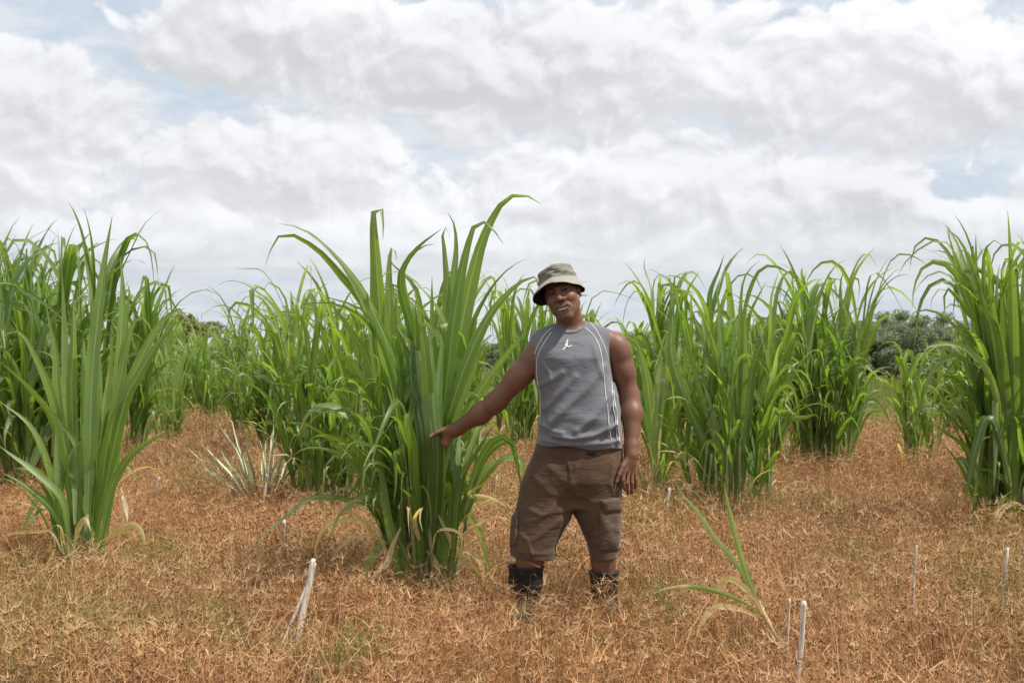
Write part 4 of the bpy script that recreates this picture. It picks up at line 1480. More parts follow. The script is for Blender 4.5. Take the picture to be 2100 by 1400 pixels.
SHIRT = [(664, 1128, 1216), (676, 1108, 1240), (690, 1094, 1247), (706, 1089, 1250), (734, 1088, 1251), (766, 1092, 1256), (780, 1096, 1261), (797, 1101, 1266), (820, 1106, 1271),
         (850, 1105, 1275), (872, 1102, 1276), (895, 1102, 1278), (908, 1100, 1278), (930, 1099, 1279)]
sz, sx, srx = prof(SHIRT)


def torso_fn(shrink, exp=2.5, top=1.475):
    def fn(X, Y, Z_):
        sh = shrink * (1 + 1.6 * np.clip((1.04 - Z_) / .08, 0, 1))
        cx, rx = np.interp(Z_, sz, sx), np.interp(Z_, sz, srx) - sh
        # depth of the trunk: shoulders, chest, belly
        zk = np.array((.80, .92, 1.02, 1.12, 1.22, 1.32, 1.40, 1.46, 1.50))
        ry = np.interp(Z_, zk, (.150, .150, .150, .143, .140, .138, .118, .085, .055)) - sh
        cy = np.interp(Z_, zk, (-.005, -.012, -.018, -.012, -.008, -.005, .005, .012, .014)) + YM
        k = (np.abs((X - cx) / rx) ** exp + np.abs((Y - cy) / ry) ** exp) ** (1 / exp)
        return smax_((k - 1) * np.minimum(rx, ry) * .9, Z_ - top, .02)
    return fn


def make_body():
    sh_r, el_r, wr_r = M(1106, 722, .01), M(1015, 826, .03), M(931, 882.5, .14)
    sh_l, el_l, wr_l = M(1262, 706, .02), M(1292, 818, .03), M(1295, 932, -.05)
    f = Field(span(-.50, .72, .02, .37, .0032, .0021), span(5.78, 6.32, 5.83, 6.12, .0036, .0021), span(.22, 1.72, 1.46, 1.72, .0034, .0020))
    # trunk (under the shirt), neck
    f.add(torso_fn(.016), (.06, 5.86, .90), (.6, 6.22, 1.50), .02)
    f.cone(M(1176, 700, .045), from_head((0, .022, -.055)), .073, .062, .03)
    f.cone(M(1176, 690, .05), M(1128, 694, .03), .055, .045, .04)            # trapezius
    f.cone(M(1186, 684, .05), M(1236, 690, .03), .055, .045, .04)
    # collar hollow
    f.add(head_sdf, HC - .16, HC + .16, .02)
    # his right arm, reaching to the leaves
    f.cone(sh_r, M(1095, 738, .01), .061, .061, .04)
    f.cone(M(1100, 730, .01), M(1058, 778, .01), .060, .057, .03)
    f.cone(M(1066, 770, .0), M(1014, 828, .03), .056, .047, .03)
    f.cone(M(1022, 820, .03), M(984, 850, .07), .049, .049, .03)
    f.cone(M(986, 848, .07), wr_r, .050, .031, .03)
    f.cone(M(944, 876, .13), wr_r, .034, .032, .02)
    # his left arm, hanging
    f.cone(sh_l, M(1270, 722, .02), .058, .057, .04)
    f.cone(M(1268, 716, .02), M(1280, 762, .03), .056, .054, .03)
    f.cone(M(1278, 758, .03), M(1292, 815, .04), .053, .046, .03)
    f.cone(M(1291, 812, .04), M(1296, 848, .01), .047, .047, .03)
    f.cone(M(1296, 846, .01), wr_l, .050, .030, .03)
    f.cone(M(1295, 915, -.04), wr_l, .034, .031, .02)

    # his left hand: back of the hand towards us, fingers loosely curled
    f.cone(wr_l, M(1292, 948, -0.055), .029, .026, .02)
    for (x, y, dy) in ((1281, 966, -.032), (1288, 969, -.016), (1296, 970, .002), (1302, 967, .018)):
        f.cone(M(1293, 944, -0.054), M(x, y, dy - .05), .020, .0125, .016)
    fing = [((1280, 968, -.034), (1277, 984, -.042), (1279, 997, -.030), (1282, 1005, -.018)),
            ((1288, 971, -.018), (1286, 990, -.028), (1287, 1004, -.014), (1288, 1012, -.001)),
            ((1296, 971, .000), (1296, 990, -.009), (1296, 1004, .003), (1295, 1011, .014)),
            ((1303, 968, .016), (1304, 983, .011), (1304, 994, .018), (1302, 1001, .026))]
    for q, (ra) in zip(fing, (.0100, .0104, .0100, .0088)):
        f.chain([M(p[0], p[1], p[2] - .05) for p in q], [ra * 1.08, ra, ra * .92, ra * .80], .0035)
    f.cone(M(1288, 940, -0.062), M(1277, 955, -0.086), .018, .014, .014)
    f.chain([M(1277, 955, -0.086), M(1270, 972, -0.100), M(1265, 986, -0.102)], [.0135, .0112, .0088], .004)

    # his right hand: thumb over the leaves, fingers closed round behind them
    f.cone(wr_r, M(917, 888, .155), .031, .027, .02)
    f.cone(M(922, 884, .150), M(910, 902, .165), .027, .020, .018)
    f.cone(M(924, 890, .150), M(914, 909, .150), .022, .016, .014)
    f.cone(M(918, 882, .140), M(905, 883, .140), .020, .0145, .012)
    f.chain([M(907, 882, .138), M(896, 886, .128), M(883, 894, .122)], [.0145, .0112, .0090], .004)
    for k, (y, r) in enumerate(((889, .0102), (896, .0104), (903, .0100), (910, .0090))):
        d0 = .172 - .006 * k
        f.chain([M(908 + k, y, d0), M(893 + 2 * k, y + 3, .200 - .006 * k), M(880 + 2 * k, y + 4, .204 - .006 * k), M(870 + 2 * k, y + 5, .196 - .004 * k)],
                [r * 1.15, r, r * .95, r * .8], .0035)
    # knees and shins (thighs are inside the shorts)
    f.cone(M(1112, 1080, .0), M(1087, 1150, -.01), .085, .068, .03)
    f.cone(M(1086, 1148, -.012), M(1081, 1200, .0), .066, .050, .02)
    f.cone(M(1235, 1080, .0), M(1237, 1150, .01), .070, .061, .03)
    f.cone(M(1237, 1148, .008), M(1239, 1200, .02), .061, .048, .02)
    V, Q = f.mesh(2)
    return V, Q


def paint_body(V):
    """natural colouring: brows, stubble, lips, lighter palms and nails; painted shade in eye sockets and smile creases"""
    n = len(V)
    base = np.array((0.168, 0.079, 0.046))
    C = np.tile(base, (n, 1))
    rng = np.random.default_rng(3)
    x, y, z = to_head(V[:, 0], V[:, 1], V[:, 2])
    ax = np.abs(x)
    inh = (ax < .11) & (np.abs(y) < .14) & (z > -.135) & (z < .15)

    def put(w, c):
        w = np.clip(w, 0, 1)[:, None] * inh[:, None]
        C[:] = C * (1 - w) + np.array(c) * w
    g = lambda q, a, b: 1 / (1 + np.exp(np.clip(-(q - a) / b, -50, 50)))
    face = (y < -.02)
    put(face * .45 * np.exp(-((ax - .040) / .02) ** 2 - ((z + .03) / .022) ** 2), (.235, .088, .055))
    put(face * .4 * np.exp(-(x / .016) ** 2 - ((z + .03) / .016) ** 2), (.225, .09, .06))
    put(face * .5 * g(-z, .088, .008), (.085, .048, .036))                                   # shaved chin
    zb = z - 6 * x * x
    put(face * (np.abs(zb + .0795) < .0205) * (ax < .037) * g(-np.abs(zb + .0795), -.0165, .0015) * (y < -.066), (.145, .058, .048))   # lips
    put(face * (np.abs(zb + .0795) < .0110) * (ax < .0345) * (y > -.0855), (.03, .008, .007))                                        # inside of the mouth
    put(face * .85 * np.exp(-((z - .021 - .12 * (ax - .03)) / .0050) ** 2) * (ax > .012) * (ax < .050), (.012, .009, .008))             # eyebrows
    ze = z - .004 + 14 * (ax - .031) ** 2
    put(face * .55 * np.exp(-((z - .004) / .011) ** 2 - ((ax - .031) / .020) ** 2), (.075, .034, .024))  # shade of the eye sockets, painted into the skin
    put(face * .45 * np.exp(-((ax - .024 - .72 * (-.038 - z)) / .0035) ** 2) * (z < -.036) * (z > -.070), (.07, .03, .022))  # painted shade along the smile crease
    put(face * .8 * np.exp(-(ze / .0055) ** 2) * (np.abs(ax - .031) < .0165), (.022, .012, .010))                                         # lashes
    put(.9 * g(z, .030, .006) * (y > -.045), (.012, .010, .010))                                                                        # cropped hair
    put(.8 * (y > -.015) * (y < .06) * g(z, .0, .008) * (ax > .05) * (ax < .0765), (.013, .011, .010))
    put(.85 * (y > .03) * g(z, -.055, .01), (.013, .011, .010))
    # palms and finger ends
    def near(p, r, c, s=1.0):
        w = s * np.exp(-(np.linalg.norm(V - p, axis=1) / r) ** 2)[:, None]
        C[:] = C * (1 - w) + np.array(c) * w
    near(M(882, 894, .120), .014, (.40, .22, .16))
    near(M(908, 912, .15), .040, (.30, .125, .085), .9)
    near(M(920, 904, .13), .030, (.28, .12, .08), .6)
    near(M(1264, 987, -.106), .0085, (.42, .27, .22))
    for q in ((1282, 1006, -.018), (1288, 1013, -.002), (1295, 1012, .012)):
        near(M(q[0], q[1], q[2] - .05), .009, (.26, .13, .09), .7)
    for q in ((1281, 966, -.044), (1288, 969, -.03), (1296, 970, -.012)):
        near(M(q[0], q[1], q[2] - .05), .010, (.10, .045, .03), .5)
    return C


def skin_mat():
    m, t, out = new_mat('skin')
    a = attr(t, 'tint')
    p_ = pos(t)
    n = noise(t, p_, 60, 5, 0.6)
    n2 = noise(t, p_, 9, 3, 0.5)
    n3 = noise(t, p_, 240, 3, 0.5)
    c = mixc(t, n2.step(.3, .7), a.outputs['Color'], mixc(t, 1.0, a.outputs['Color'], (1.22, 1.12, 1.08), 'MULTIPLY'))
    c = mixc(t, n.step(.35, .75) * .35, c, mixc(t, 1.0, c, (.72, .70, .72), 'MULTIPLY'))
    b = bsdf(t, c, n.step(.2, .8, .42, .58), .5, bump(t, n3 * .5 + n, .22, .003))
    b.inputs['Subsurface Weight'].default_value = 0.12
    b.inputs['Subsurface Radius'].default_value = (.012, .005, .003)
    b.inputs['Subsurface Scale'].default_value = 1.0
    t.links.new(b.outputs[0], out.inputs[0])
    return m


def cloth_mat(name, c1, c2, weave, rough=.85, sheen=.1, wrinkle=.35, fade=None):
    m, t, out = new_mat(name)
    p_ = pos(t)
    n = noise(t, p_, 5, 4, .55)
    mp = t.nodes.new('ShaderNodeMapping')
    mp.inputs['Rotation'].default_value = (0, R(35), 0)
    mp.inputs['Scale'].default_value = (1.0, 1.0, 2.4)
    t.links.new(p_, mp.inputs[0])
    wr = noise(t, mp.outputs[0], 11, 3, .5, .8)
    w2 = noise(t, p_, weave, 2, .5)
    c = mixc(t, n.step(.3, .7), c1, c2)
    if fade:
        c = mixc(t, wr.step(.52, .75) * .55, c, fade)
    c = mixc(t, w2.step(.3, .7) * .3, c, mixc(t, 1.0, c, (.7, .7, .7), 'MULTIPLY'))
    b = bsdf(t, c, rough, .2, bump(t, wr * 1.0 + w2 * .06, wrinkle, .016))
    b.inputs['Sheen Weight'].default_value = sheen
    t.links.new(b.outputs[0], out.inputs[0])
    return m


M_SKIN = skin_mat()
M_SHIRT = cloth_mat('grey_jersey', (.142, .145, .164), (.172, .175, .196), 420, .7, .25, .35)
M_SHORTS = cloth_mat('brown_twill', (.080, .047, .027), (.112, .068, .041), 380, .88, .15, .42, (.150, .098, .062))
M_POCKET = cloth_mat('pocket_twill', (.084, .056, .037), (.110, .074, .050), 380, .88, .15, .5, (.145, .10, .07))
M_WHITE = plain_mat('white_thread', (.74, .74, .76), (.82, .82, .83), 200, .7, .2, .1, .001)
M_RUBBER = plain_mat('black_rubber', (.012, .013, .012), (.035, .034, .028), 14, .6, .25, .2, .004)
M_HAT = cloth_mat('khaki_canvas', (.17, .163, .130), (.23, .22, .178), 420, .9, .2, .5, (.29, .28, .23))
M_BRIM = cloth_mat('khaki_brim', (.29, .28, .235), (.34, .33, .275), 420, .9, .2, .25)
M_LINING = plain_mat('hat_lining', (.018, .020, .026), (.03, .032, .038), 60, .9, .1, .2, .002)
M_TEETH = plain_mat('teeth', (.92, .86, .74), (.96, .92, .82), 80, .3, .5, .1, .001)


def skin_obj(name, V, Q, C, mat, parent):
    me = mesh_from(V, Q)
    if C is not None:
        a = me.attributes.new('tint', 'FLOAT_COLOR', 'POINT')
        a.data.foreach_set('color', np.concatenate([C, np.ones((len(C), 1))], 1).astype(np.float32).ravel())
    return link_mesh(name, me, mat, parent)


def ridge(X, Z_, pts, wid, amp):
    """a fold: a soft crest along photo points, seen from the front"""
    q = [M(*p) for p in pts]
    d2 = None
    for a, b in zip(q[:-1], q[1:]):
        abx, abz = b[0] - a[0], b[2] - a[2]
        t = np.clip(((X - a[0]) * abx + (Z_ - a[2]) * abz) / (abx * abx + abz * abz), 0, 1)
        d = (X - a[0] - t * abx) ** 2 + (Z_ - a[2] - t * abz) ** 2
        d2 = d if d2 is None else np.minimum(d2, d)
    return amp * np.exp(-d2 / wid ** 2)


SHIRT_FOLDS = [([(1128, 862), (1160, 830), (1200, 796), (1236, 752)], .022, .009), ([(1180, 880), (1216, 850), (1250, 806)], .020, .009),
               ([(1112, 838), (1150, 800), (1176, 772)], .018, .006), ([(1132, 890), (1170, 896), (1215, 888), (1262, 868)], .014, .009),
               ([(1110, 898), (1160, 908), (1220, 906), (1268, 900)], .012, .006), ([(1240, 885), (1252, 850), (1262, 812)], .014, .007),
               ([(1106, 790), (1130, 776), (1150, 764)], .016, .005), ([(1112, 745), (1124, 764), (1128, 790)], .014, .004),
               ([(1232, 770), (1222, 740), (1216, 712)], .016, .004), ([(1110, 868), (1128, 880), (1150, 884)], .012, .006),
               ([(1120, 715), (1170, 745), (1225, 722)], .05, .006), ([(1256, 830), (1262, 870), (1266, 905)], .010, .006)]
SHORT_FOLDS = [([(1080, 1036), (1110, 1050), (1146, 1040)], .014, .008), ([(1066, 1088), (1080, 1100), (1090, 1128)], .012, .010),
               ([(1092, 1100), (1120, 1080), (1150, 1060)], .016, .008), ([(1066, 1064), (1100, 1058), (1140, 1030)], .014, .006),
               ([(1160, 930), (1166, 960), (1168, 1000)], .010, .007), ([(1178, 950), (1170, 985), (1182, 1010)], .014, .007),
               ([(1190, 1010), (1210, 1024), (1226, 1026)], .014, .007), ([(1200, 925), (1180, 950), (1168, 972)], .014, .006),
               ([(1110, 930), (1136, 960), (1160, 985)], .022, .006), ([(1090, 970), (1120, 1000), (1150, 1012)], .02, .006),
               ([(1214, 1060), (1216, 1100), (1214, 1140)], .010, .006), ([(1255, 940), (1248, 985), (1258, 1010)], .014, .007),
               ([(1066, 1122), (1100, 1128), (1136, 1128)], .010, .005), ([(1222, 1050), (1240, 1075), (1262, 1080)], .012, .006)]


def make_shirt():
    f = Field(np.arange(.055, .60, .0034), np.arange(5.82, 6.24, .0040), np.arange(.86, 1.53, .0034))
    base = torso_fn(.0, 2.4, 1.488)
    hem = (M(1101, 909), M(1275, 920.5))

    def fn(X, Y, Z_):
        d = base(X, Y, Z_)
        front = np.clip((YM + .02 - Y) / .06, 0, 1)
        fold = sum(ridge(X, Z_, *r) for r in SHIRT_FOLDS)
        side = .004 * np.sin(Z_ * 62 + X * 20) * np.clip((1.15 - Z_) / .2, 0, 1)
        return d - front * (1.45 * fold - .005) - side * .6
    f.add(fn, (.05, 5.8, .85), (.62, 6.3, 1.52), .004)
    # shoulders
    f.cone(M(1112, 704, .02), M(1160, 684, .035), .058, .055, .04)
    f.cone(M(1236, 696, .02), M(1192, 680, .035), .056, .055, .04)
    X, Y, Z_ = np.meshgrid(*f.ax, indexing='ij', sparse=True)
    zh = hem[0][2] + (X - hem[0][0]) * (hem[1][2] - hem[0][2]) / (hem[1][0] - hem[0][0]) + .006 * np.sin(X * 28)
    f.a = smax_(f.a, zh - Z_, .008)
    # armholes: cut by the plane of each seam, arms come out of them
    xl, xr = M(1086.5, 0)[0], M(1250.5, 0)[0]
    up = Z_ > M(0, 784)[2]
    zz = np.clip((Z_ - M(0, 770)[2]) / .2, 0, 1)
    f.a = np.where(up, smax_(f.a, np.maximum((xl + .010 * (1 - zz)) - X, X - (xr + .012 * (1 - zz) ** 2)), .006), f.a)
    # neck opening
    nk = M(1172, 652, -.04)
    f.a = smax_(f.a, -(np.sqrt(((X - nk[0]) / 1.12) ** 2 + (Y - nk[1] - .02) ** 2 * .55 + (Z_ - nk[2]) ** 2) - .066), .006)
    return f.mesh(2)


def leg_fn(rows, cy, ry):
    lz, lx, lr = prof(rows)

    def fn(X, Y, Z_):
        cx, rx = np.interp(Z_, lz, lx), np.interp(Z_, lz, lr)
        r2 = np.interp(Z_, (.28, .55, .80), ry)
        k = np.sqrt(((X - cx) / rx) ** 2 + ((Y - cy) / r2) ** 2)
        return smax_((k - 1) * np.minimum(rx, r2) * .9, Z_ - lz[-1], .03)
    return fn


def make_shorts():
    f = Field(np.arange(-.04, .61, .0036), np.arange(5.82, 6.26, .0040), np.arange(.28, .93, .0036))
    pz, pxc, prx = prof([(895, 1102, 1275), (911, 1099, 1277), (935, 1091, 1278), (960, 1083, 1277), (990, 1074, 1275), (1020, 1072, 1273), (1060, 1085, 1262)])

    def pelvis(X, Y, Z_):
        cx, rx = np.interp(Z_, pz, pxc), np.interp(Z_, pz, prx)
        ry = np.interp(Z_, (.60, .70, .80, .92), (.10, .148, .152, .140))
        k = (np.abs((X - cx) / rx) ** 2.4 + np.abs((Y - YM - .005) / ry) ** 2.4) ** (1 / 2.4)
        return np.maximum((k - 1) * np.minimum(rx, ry) * .9, M(0, 1040)[2] - Z_)
    L1 = leg_fn([(950, 1088, 1180), (992, 1069, 1178), (1017, 1065, 1178), (1063, 1051, 1172), (1087, 1048, 1157), (1117, 1045, 1142), (1145, 1046, 1139)], YM - .005, (.120, .125, .135))
    L2 = leg_fn([(950, 1176, 1275), (1022, 1174, 1272), (1057, 1178, 1275), (1079, 1189, 1277), (1117, 1205, 1272), (1145, 1211, 1266)], YM + .015, (.108, .118, .132))
    f.add(pelvis, (.05, 5.8, .55), (.62, 6.3, .93), .01)
    f.add(L1, (-.05, 5.8, .26), (.36, 6.3, .80), .03)
    f.add(L2, (.26, 5.8, .26), (.62, 6.3, .80), .022)
    X, Y, Z_ = np.meshgrid(*f.ax, indexing='ij', sparse=True)
    front = np.clip((YM + .03 - Y) / .06, 0, 1)
    fold = sum(ridge(X, Z_, *r) for r in SHORT_FOLDS)
    f.a -= front * (.62 * fold - .002)
    # hems, open below
    hz = np.where(X < M(1178, 0)[0], M(0, 1137)[2] + (X - M(1046, 0)[0]) * (M(0, 1144)[2] - M(0, 1136)[2]) / (M(1139, 0)[0] - M(1046, 0)[0]),
                  M(0, 1146)[2] + (X - M(1210, 0)[0]) * (M(0, 1141)[2] - M(0, 1146)[2]) / (M(1266, 0)[0] - M(1210, 0)[0]))
    f.a = smax_(f.a, hz - Z_, .004)
    f.a = smax_(f.a, Z_ - M(0, 899)[2], .004)
    return f.mesh(2)


def make_boot(top, knee_dx, foot, toe_dir, r):
    """a rubber boot: shaft, ankle, foot; open top with a rolled rim"""
    top, foot = np.asarray(top), np.asarray(foot)
    lo = np.minimum(top, foot) - (.16, .24, .02)
    hi = np.maximum(top, foot) + (.16, .16, .05)
    lo[2] = -.03
    f = Field(*[np.arange(a, b, .0042) for a, b in zip(lo, hi)])
    ank = foot + (0, 0, .10)
    f.cone(top, (top + ank) / 2, r, r * .93, .01)
    f.cone((top + ank) / 2, ank, r * .93, .056, .02)
    toe = foot + np.array((toe_dir[0], toe_dir[1], 0)) * .19
    f.cone(ank - (0, 0, .03), foot + np.array((toe_dir[0], toe_dir[1], 0)) * .08 + (0, 0, .055), .055, .05, .03)
    f.cone(foot + np.array((toe_dir[0], toe_dir[1], 0)) * .06 + (0, 0, .045), toe + (0, 0, .04), .048, .042, .03)
    f.cone(foot - np.array((toe_dir[0], toe_dir[1], 0)) * .04 + (0, 0, .04), ank - (0, 0, .02), .046, .052, .03)
    th = np.linspace(0, 6.2832, 25)
    ring = [top + np.array((math.cos(a) * (r - .001), math.sin(a) * (r - .001), .006)) for a in th]
    X, Y, Z_ = np.meshgrid(*f.ax, indexing='ij', sparse=True)
    f.a = smax_(f.a, Z_ - (top[2] + .005), .003)
    f.sub(cone_fn(top - (0, 0, .05), top + (0, 0, .05), r * .93 - .018, r - .011), top - (.1, .1, .1), top + (.1, .1, .06), .003)
    f.chain(ring, [.0062] * 25, .004)
    f.a = smax_(f.a, -.002 - Z_, .004)
    return f.mesh(2)


def make_hat():
    """crown and brim as swept rings in the head frame"""
    n = 96
    th = np.linspace(0, 2 * math.pi, n, endpoint=False)     # 0 = front (-y)
    fr = np.cos(th)
    sd = np.abs(np.sin(th))
    seam_z = .064 + .006 * fr - .012 * sd
    rx, ry = .0895, .107
    px_, py_ = np.sin(th), -np.cos(th)
    rng = np.random.default_rng(8)
    m = 30
    rings = []
    for i in range(m):
        t = i / (m - 1)
        if t < .62:
            q = t / .62
            z = seam_z + (.114 - .004 * sd - seam_z) * q
            s = 1 - .10 * q
        else:
            q = (t - .62) / .38
            a = q * math.pi / 2
            z = .114 - .004 * sd + .020 * np.sin(a) ** .8
            s = .90 * max(math.cos(a), .012) ** .62
        # crumples: slanting folds across the front and a dent on top
        wr = .0042 * np.sin(5 * th + 9 * t + 1.3 * np.sin(3 * th)) * math.sin(min(1, t * 1.6) * math.pi) \
            + .0030 * np.sin(11 * th - 14 * t + 2 * np.sin(2 * th + 3)) * math.sin(min(1, t * 1.5) * math.pi) \
            + .0035 * np.exp(-((t - .30 - .10 * np.sin(th + .6)) / .035) ** 2) - .0035 * np.exp(-((t - .47 + .08 * np.sin(1.5 * th)) / .04) ** 2)
        zz = z + .004 * np.sin(2 * th + .8) * t - (.006 * np.exp(-((th - 5.6) / .7) ** 2) * max(0, t - .6) / .4)
        rings.append(np.stack([(rx * s + wr) * px_ - .005, (ry * s + wr) * py_ + .004, zz], 1))
    V = np.concatenate(rings)
    i = np.arange(m - 1)[:, None] * n
    j = np.arange(n)[None]
    q = np.stack([i + j, i + (j + 1) % n, i + n + (j + 1) % n, i + n + j], -1).reshape(-1, 4)
    crown = (np.array([from_head(v) for v in V]), q)
    # brim: top side, edge, under side
    out_r = .040 + .004 * fr - .011 * np.sin(th) - .009 * sd + .002 * np.sin(3 * th + 1)
    drop = .040 - .020 * fr + .014 * sd + .004 * np.sin(2 * th + .5)

    def ring(t, off):
        w = .0015 * np.sin(9 * th + 4 * t)
        return np.stack([(rx + out_r * t) * px_ - .005, (ry + out_r * t) * py_ + .004, seam_z - drop * t ** 1.15 + off + w * t], 1)
    ts = np.linspace(-.04, 1, 9)
    rings = [ring(max(t, 0), .0015) if t >= 0 else ring(0, .004) for t in ts] + [ring(1.015, -.001)] + [ring(max(t, 0), -.0035) for t in ts[::-1]]
    V = np.concatenate(rings)
    m = len(rings)
    i = np.arange(m - 1)[:, None] * n
    q = np.stack([i + j, i + (j + 1) % n, i + n + (j + 1) % n, i + n + j], -1).reshape(-1, 4)
    brim = (np.array([from_head(v) for v in V]), q, (len(ts)) * n)
    return crown, brim


def caster(V, Q):
    tree = BVHTree.FromPolygons([tuple(v) for v in V], [tuple(q) for q in Q])
    o = Vector((0, 0, CAM_H))

    def cast(px, py, off=0.0):
        d = Vector(P(px, py, 1.0)) - o
        h = tree.ray_cast(o, d.normalized())
        if h[0] is None:
            h = tree.find_nearest(Vector(P(px, py, YM - .05)))
        n = h[1] if h[1].dot(d) < 0 else -h[1]
        return np.array(h[0] + n * off), np.array(n)
    return cast


def sewn_line(cast, pts, wpx, off=.0015, n=40, flat=.5):
    """piping or a seam following the cloth"""
    pp = smooth_path([(x, y) for x, y in pts], n)
    mb = MB()
    q = np.array([cast(x, y, off)[0] for x, y in pp])
    for _ in range(2):
        q[1:-1] = (q[:-2] + 2 * q[1:-1] + q[2:]) / 4
    mb.tube(q, wpx / F * YM / 2, (.5, .5, .5), 6)
    return mb


def sewn_patch(cast, corners, nx, nz, thick, bulge=0.0, seed=0, rag=0.0):
    """a piece of cloth sewn on: corners (tl, tr, br, bl) in photo points"""
    tl, tr, br, bl = (np.array(c, float) for c in corners)
    rng = np.random.default_rng(seed)
    F_, B_ = [], []
    for a in range(nz + 1):
        for b in range(nx + 1):
            u, v = b / nx, a / nz
            p = (tl * (1 - u) + tr * u) * (1 - v) + (bl * (1 - u) + br * u) * v
            c, n = cast(*p)
            e = min(u, 1 - u, v, 1 - v)
            k = min(1, e * 6)
            h = thick * (.6 + .4 * k) + bulge * k * (.6 + .4 * math.sin(u * 9 + seed) * math.sin(v * 7 + seed))
            F_.append(c + np.array((n[0] * h, -abs(h), n[2] * h)))
            B_.append(c - n * .004)
    V = np.array(F_ + B_)
    w = nx + 1
    q = []
    for a in range(nz):
        for b in range(nx):
            k = a * w + b
            q.append((k, k + w, k + w + 1, k + 1))
    o = len(F_)
    edge = [b for b in range(nx)] + [a * w + nx for a in range(nz)] + [nz * w + b for b in range(nx, 0, -1)] + [a * w for a in range(nz, 0, -1)]
    for k in range(len(edge)):
        a, b = edge[k], edge[(k + 1) % len(edge)]
        q.append((a, b, b + o, a + o))
    return V, np.array(q)


def make_man():
    e = empty('person', tuple(P(1165, 1270, YM) * (1, 1, 0)), 'smiling man in grey sleeveless shirt, brown cargo shorts and bucket hat, gripping cane leaves', 'person')
    V, Q = make_body()
    skin_obj('body', V, Q, paint_body(V), M_SKIN, e)
    # eyes and teeth
    for s in (-1, 1):
        c = np.array((s * .031, -.0755, .0035))
        u, v = np.meshgrid(np.linspace(0, math.pi, 15), np.linspace(0, 2 * math.pi, 20, endpoint=False), indexing='ij')
        L = np.stack([np.sin(u) * np.cos(v), -np.cos(u), np.sin(u) * np.sin(v)], -1).reshape(-1, 3)
        i = np.arange(14)[:, None] * 20
        j = np.arange(20)[None]
        q = np.stack([i + j, i + (j + 1) % 20, i + 20 + (j + 1) % 20, i + 20 + j], -1).reshape(-1, 4)
        ang = np.arccos(np.clip(-L[:, 1] * .98 + L[:, 0] * .12, -1, 1))
        C = np.where((ang < .72)[:, None], (.012, .008, .006), (.17, .14, .12))
        skin_obj('eye', np.array([from_head(c + l * .0115) for l in L]), q, C, M_EYE, e)
    tb = MB()
    for k in range(-4, 5):
        x = k * .0070
        w = .00345
        for z0, z1 in ((6 * x * x - .0815, 6 * x * x - .0690),):
            yf = -.0895 + 9.0 * x * x
            g = np.array([(sx_, y_, z_) for z_ in (z0 + .0008 * (k % 2), z1) for sx_, y_ in ((x - w, yf + .0012), (x - w * .6, yf), (x + w * .6, yf), (x + w, yf + .0012), (x, yf + .006))])
            q = [(0, 1, 6, 5), (1, 2, 7, 6), (2, 3, 8, 7), (3, 4, 9, 8), (4, 0, 5, 9), (0, 4, 2, 1)]
            tb.add(np.array([from_head(p) for p in g]), np.array(q), (.5, .5, .5))
    link_mesh('teeth', tb.mesh(False), M_TEETH, e)
    # hat
    crown, brim = make_hat()
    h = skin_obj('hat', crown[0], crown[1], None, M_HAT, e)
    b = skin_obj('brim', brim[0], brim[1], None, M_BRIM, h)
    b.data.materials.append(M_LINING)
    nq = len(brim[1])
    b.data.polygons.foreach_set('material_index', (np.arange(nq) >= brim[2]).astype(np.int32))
    # shirt
    V, Q = make_shirt()
    cs = caster(V, Q)
    shirt = skin_obj('shirt', V, Q, None, M_SHIRT, e)
    pipes = [[(1133, 672), (1120, 682), (1108, 700), (1100, 716), (1094, 740), (1092, 762), (1095, 772)],
             [(1131, 681), (1118, 700), (1106, 722), (1101, 742), (1101, 770), (1104, 790), (1109, 812), (1107, 835), (1104, 858), (1103, 868)],
             [(1199, 671), (1214, 684), (1226, 702), (1233, 726), (1237, 760), (1241, 800), (1246, 840), (1250, 880), (1255, 915)],
             [(1209, 661), (1222, 676), (1234, 698), (1242, 718), (1248, 740)],
             [(1254, 782), (1256, 810), (1258, 835), (1262, 860), (1264, 880), (1266, 900), (1268, 916)],
             [(1258, 800), (1261, 826), (1265, 850), (1266, 872), (1269, 890), (1270, 905)]]
    for p in pipes:
        link_mesh('piping', sewn_line(cs, p, 1.5, .0013).mesh(), M_WHITE, shirt)
    link_mesh('hem_seam', sewn_line(cs, [(1104, 900), (1140, 904), (1180, 906), (1225, 909), (1270, 912)], 1.2, -.0002).mesh(), M_SHIRT, shirt)
    # collar rib
    link_mesh('collar', sewn_line(cs, [(1131, 667), (1138, 674), (1152, 680), (1168, 682), (1184, 679), (1197, 671), (1204, 663)], 7, -.002, 30).mesh(), M_SHIRT, shirt)
    # leaping figure emblem on the chest
    Zc = Z(7.0, 1150, 690)
    mbk = MB()

    def limb(pts, w):
        pp = smooth_path([(x, y) for x, y in pts], 14)
        q = np.array([cs(x, y, .0016)[0] for x, y in pp])
        ww = np.interp(np.linspace(0, 1, 14), np.linspace(0, 1, len(w)), w)
        mbk.tube(q, ww / F * YM / 2, (.5, .5, .5), 6)
    limb([(1164.5, 696), (1163.5, 699), (1162.5, 703)], (2.0, 2.2, 2.6))                 # raised arm
    limb([(1161.0, 702.0), (1160.6, 703.4)], (3.6, 3.4))                                 # head
    limb([(1162.5, 704), (1161.5, 707.5), (1160.8, 710.5)], (4.2, 4.6, 4.2))             # trunk
    limb([(1160.8, 710.5), (1157.5, 714), (1153.5, 718)], (3.6, 3.0, 2.2))               # long leg
    limb([(1161.5, 709.5), (1166, 711.5), (1168.5, 710.5), (1173, 709.0)], (3.4, 3.0, 2.6, 2.6))
    limb([(1161, 705), (1158.5, 706.5), (1157.5, 709)], (1.8, 1.6, 1.4))
    link_mesh('emblem', mbk.mesh(), M_WHITE, shirt)
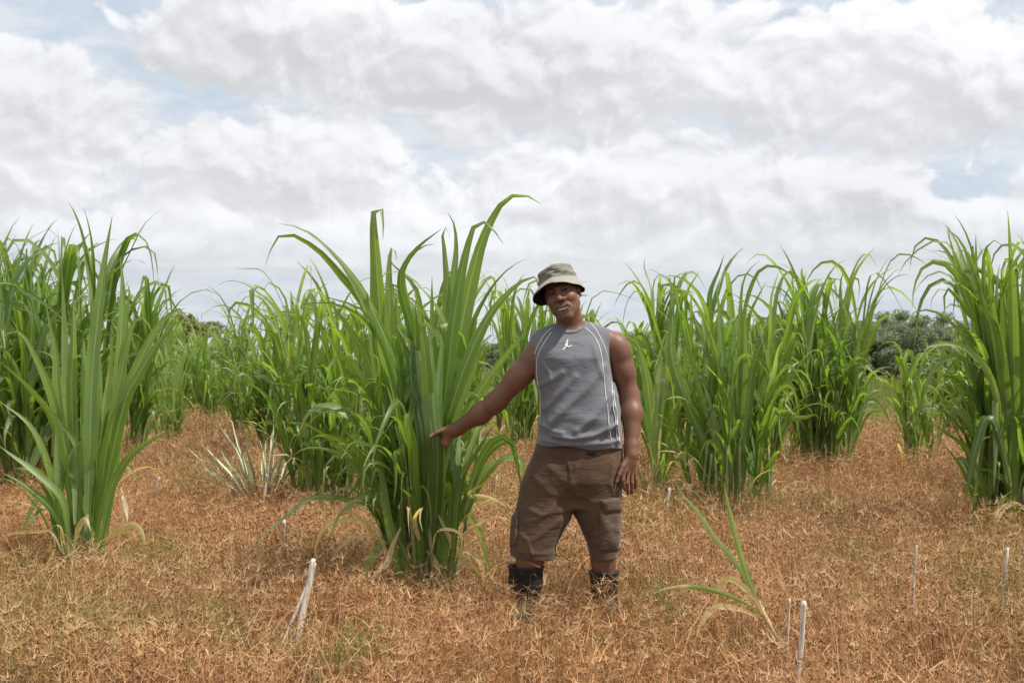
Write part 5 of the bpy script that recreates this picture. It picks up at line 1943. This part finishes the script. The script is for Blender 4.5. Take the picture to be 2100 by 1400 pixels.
    # shorts
    V, Q = make_shorts()
    ch = caster(V, Q)
    shorts = skin_obj('shorts', V, Q, None, M_SHORTS, e)
    pv, pq = sewn_patch(ch, [(1229, 1046), (1271, 1042), (1272, 1126), (1229, 1130)], 14, 22, .008, .010, 2)
    pocket = skin_obj('pocket', pv, pq, None, M_POCKET, shorts)
    fv, fq = sewn_patch(ch, [(1230, 1025), (1269, 1018), (1272, 1046), (1240, 1051)], 12, 8, .020, .003, 4)
    skin_obj('pocket_flap', fv, fq, None, M_POCKET, pocket)
    pv, pq = sewn_patch(ch, [(1052, 1050), (1066, 1046), (1060, 1116), (1047, 1118)], 6, 16, .010, .006, 5)
    skin_obj('pocket', pv, pq, None, M_POCKET, shorts)
    lv, lq = sewn_patch(ch, [(1202, 912), (1221, 914), (1220, 934), (1203, 932)], 5, 6, .008, 0, 1)
    skin_obj('belt_loop', lv, lq, None, M_RUBBER, shorts)
    seams = [[(1153, 925), (1155, 950), (1156, 970), (1158, 985), (1164, 1005)], [(1096, 930), (1090, 960), (1080, 990), (1073, 1010)], [(1268, 930), (1266, 960), (1264, 985)],
             [(1048, 1130), (1080, 1133), (1110, 1136), (1137, 1138)], [(1213, 1138), (1235, 1137), (1262, 1134)], [(1070, 1022), (1090, 1024), (1130, 1023)],
             [(1213, 1052), (1212, 1090), (1212, 1130)]]
    for p in seams:
        link_mesh('seam', sewn_line(ch, p, 1.3, -.0002, 24).mesh(), M_POCKET, shorts)
    # boots
    for top, foot, td, r in ((M(1079, 1163, .0), P(1076, 1262, YM + .02) * (1, 1, 0), (-.28, -.96), .089), (M(1238, 1174, .02), P(1240, 1262, YM + .05) * (1, 1, 0), (.25, -.97), .0745)):
        V, Q = make_boot(top, 0, foot, td, r)
        skin_obj('boot', V, Q, None, M_RUBBER, e)


def eye_mat():
    m, t, out = new_mat('eye')
    a = attr(t, 'tint')
    b = bsdf(t, a.outputs['Color'], .5, .2)
    t.links.new(b.outputs[0], out.inputs[0])
    return m


M_EYE = eye_mat()
make_man()
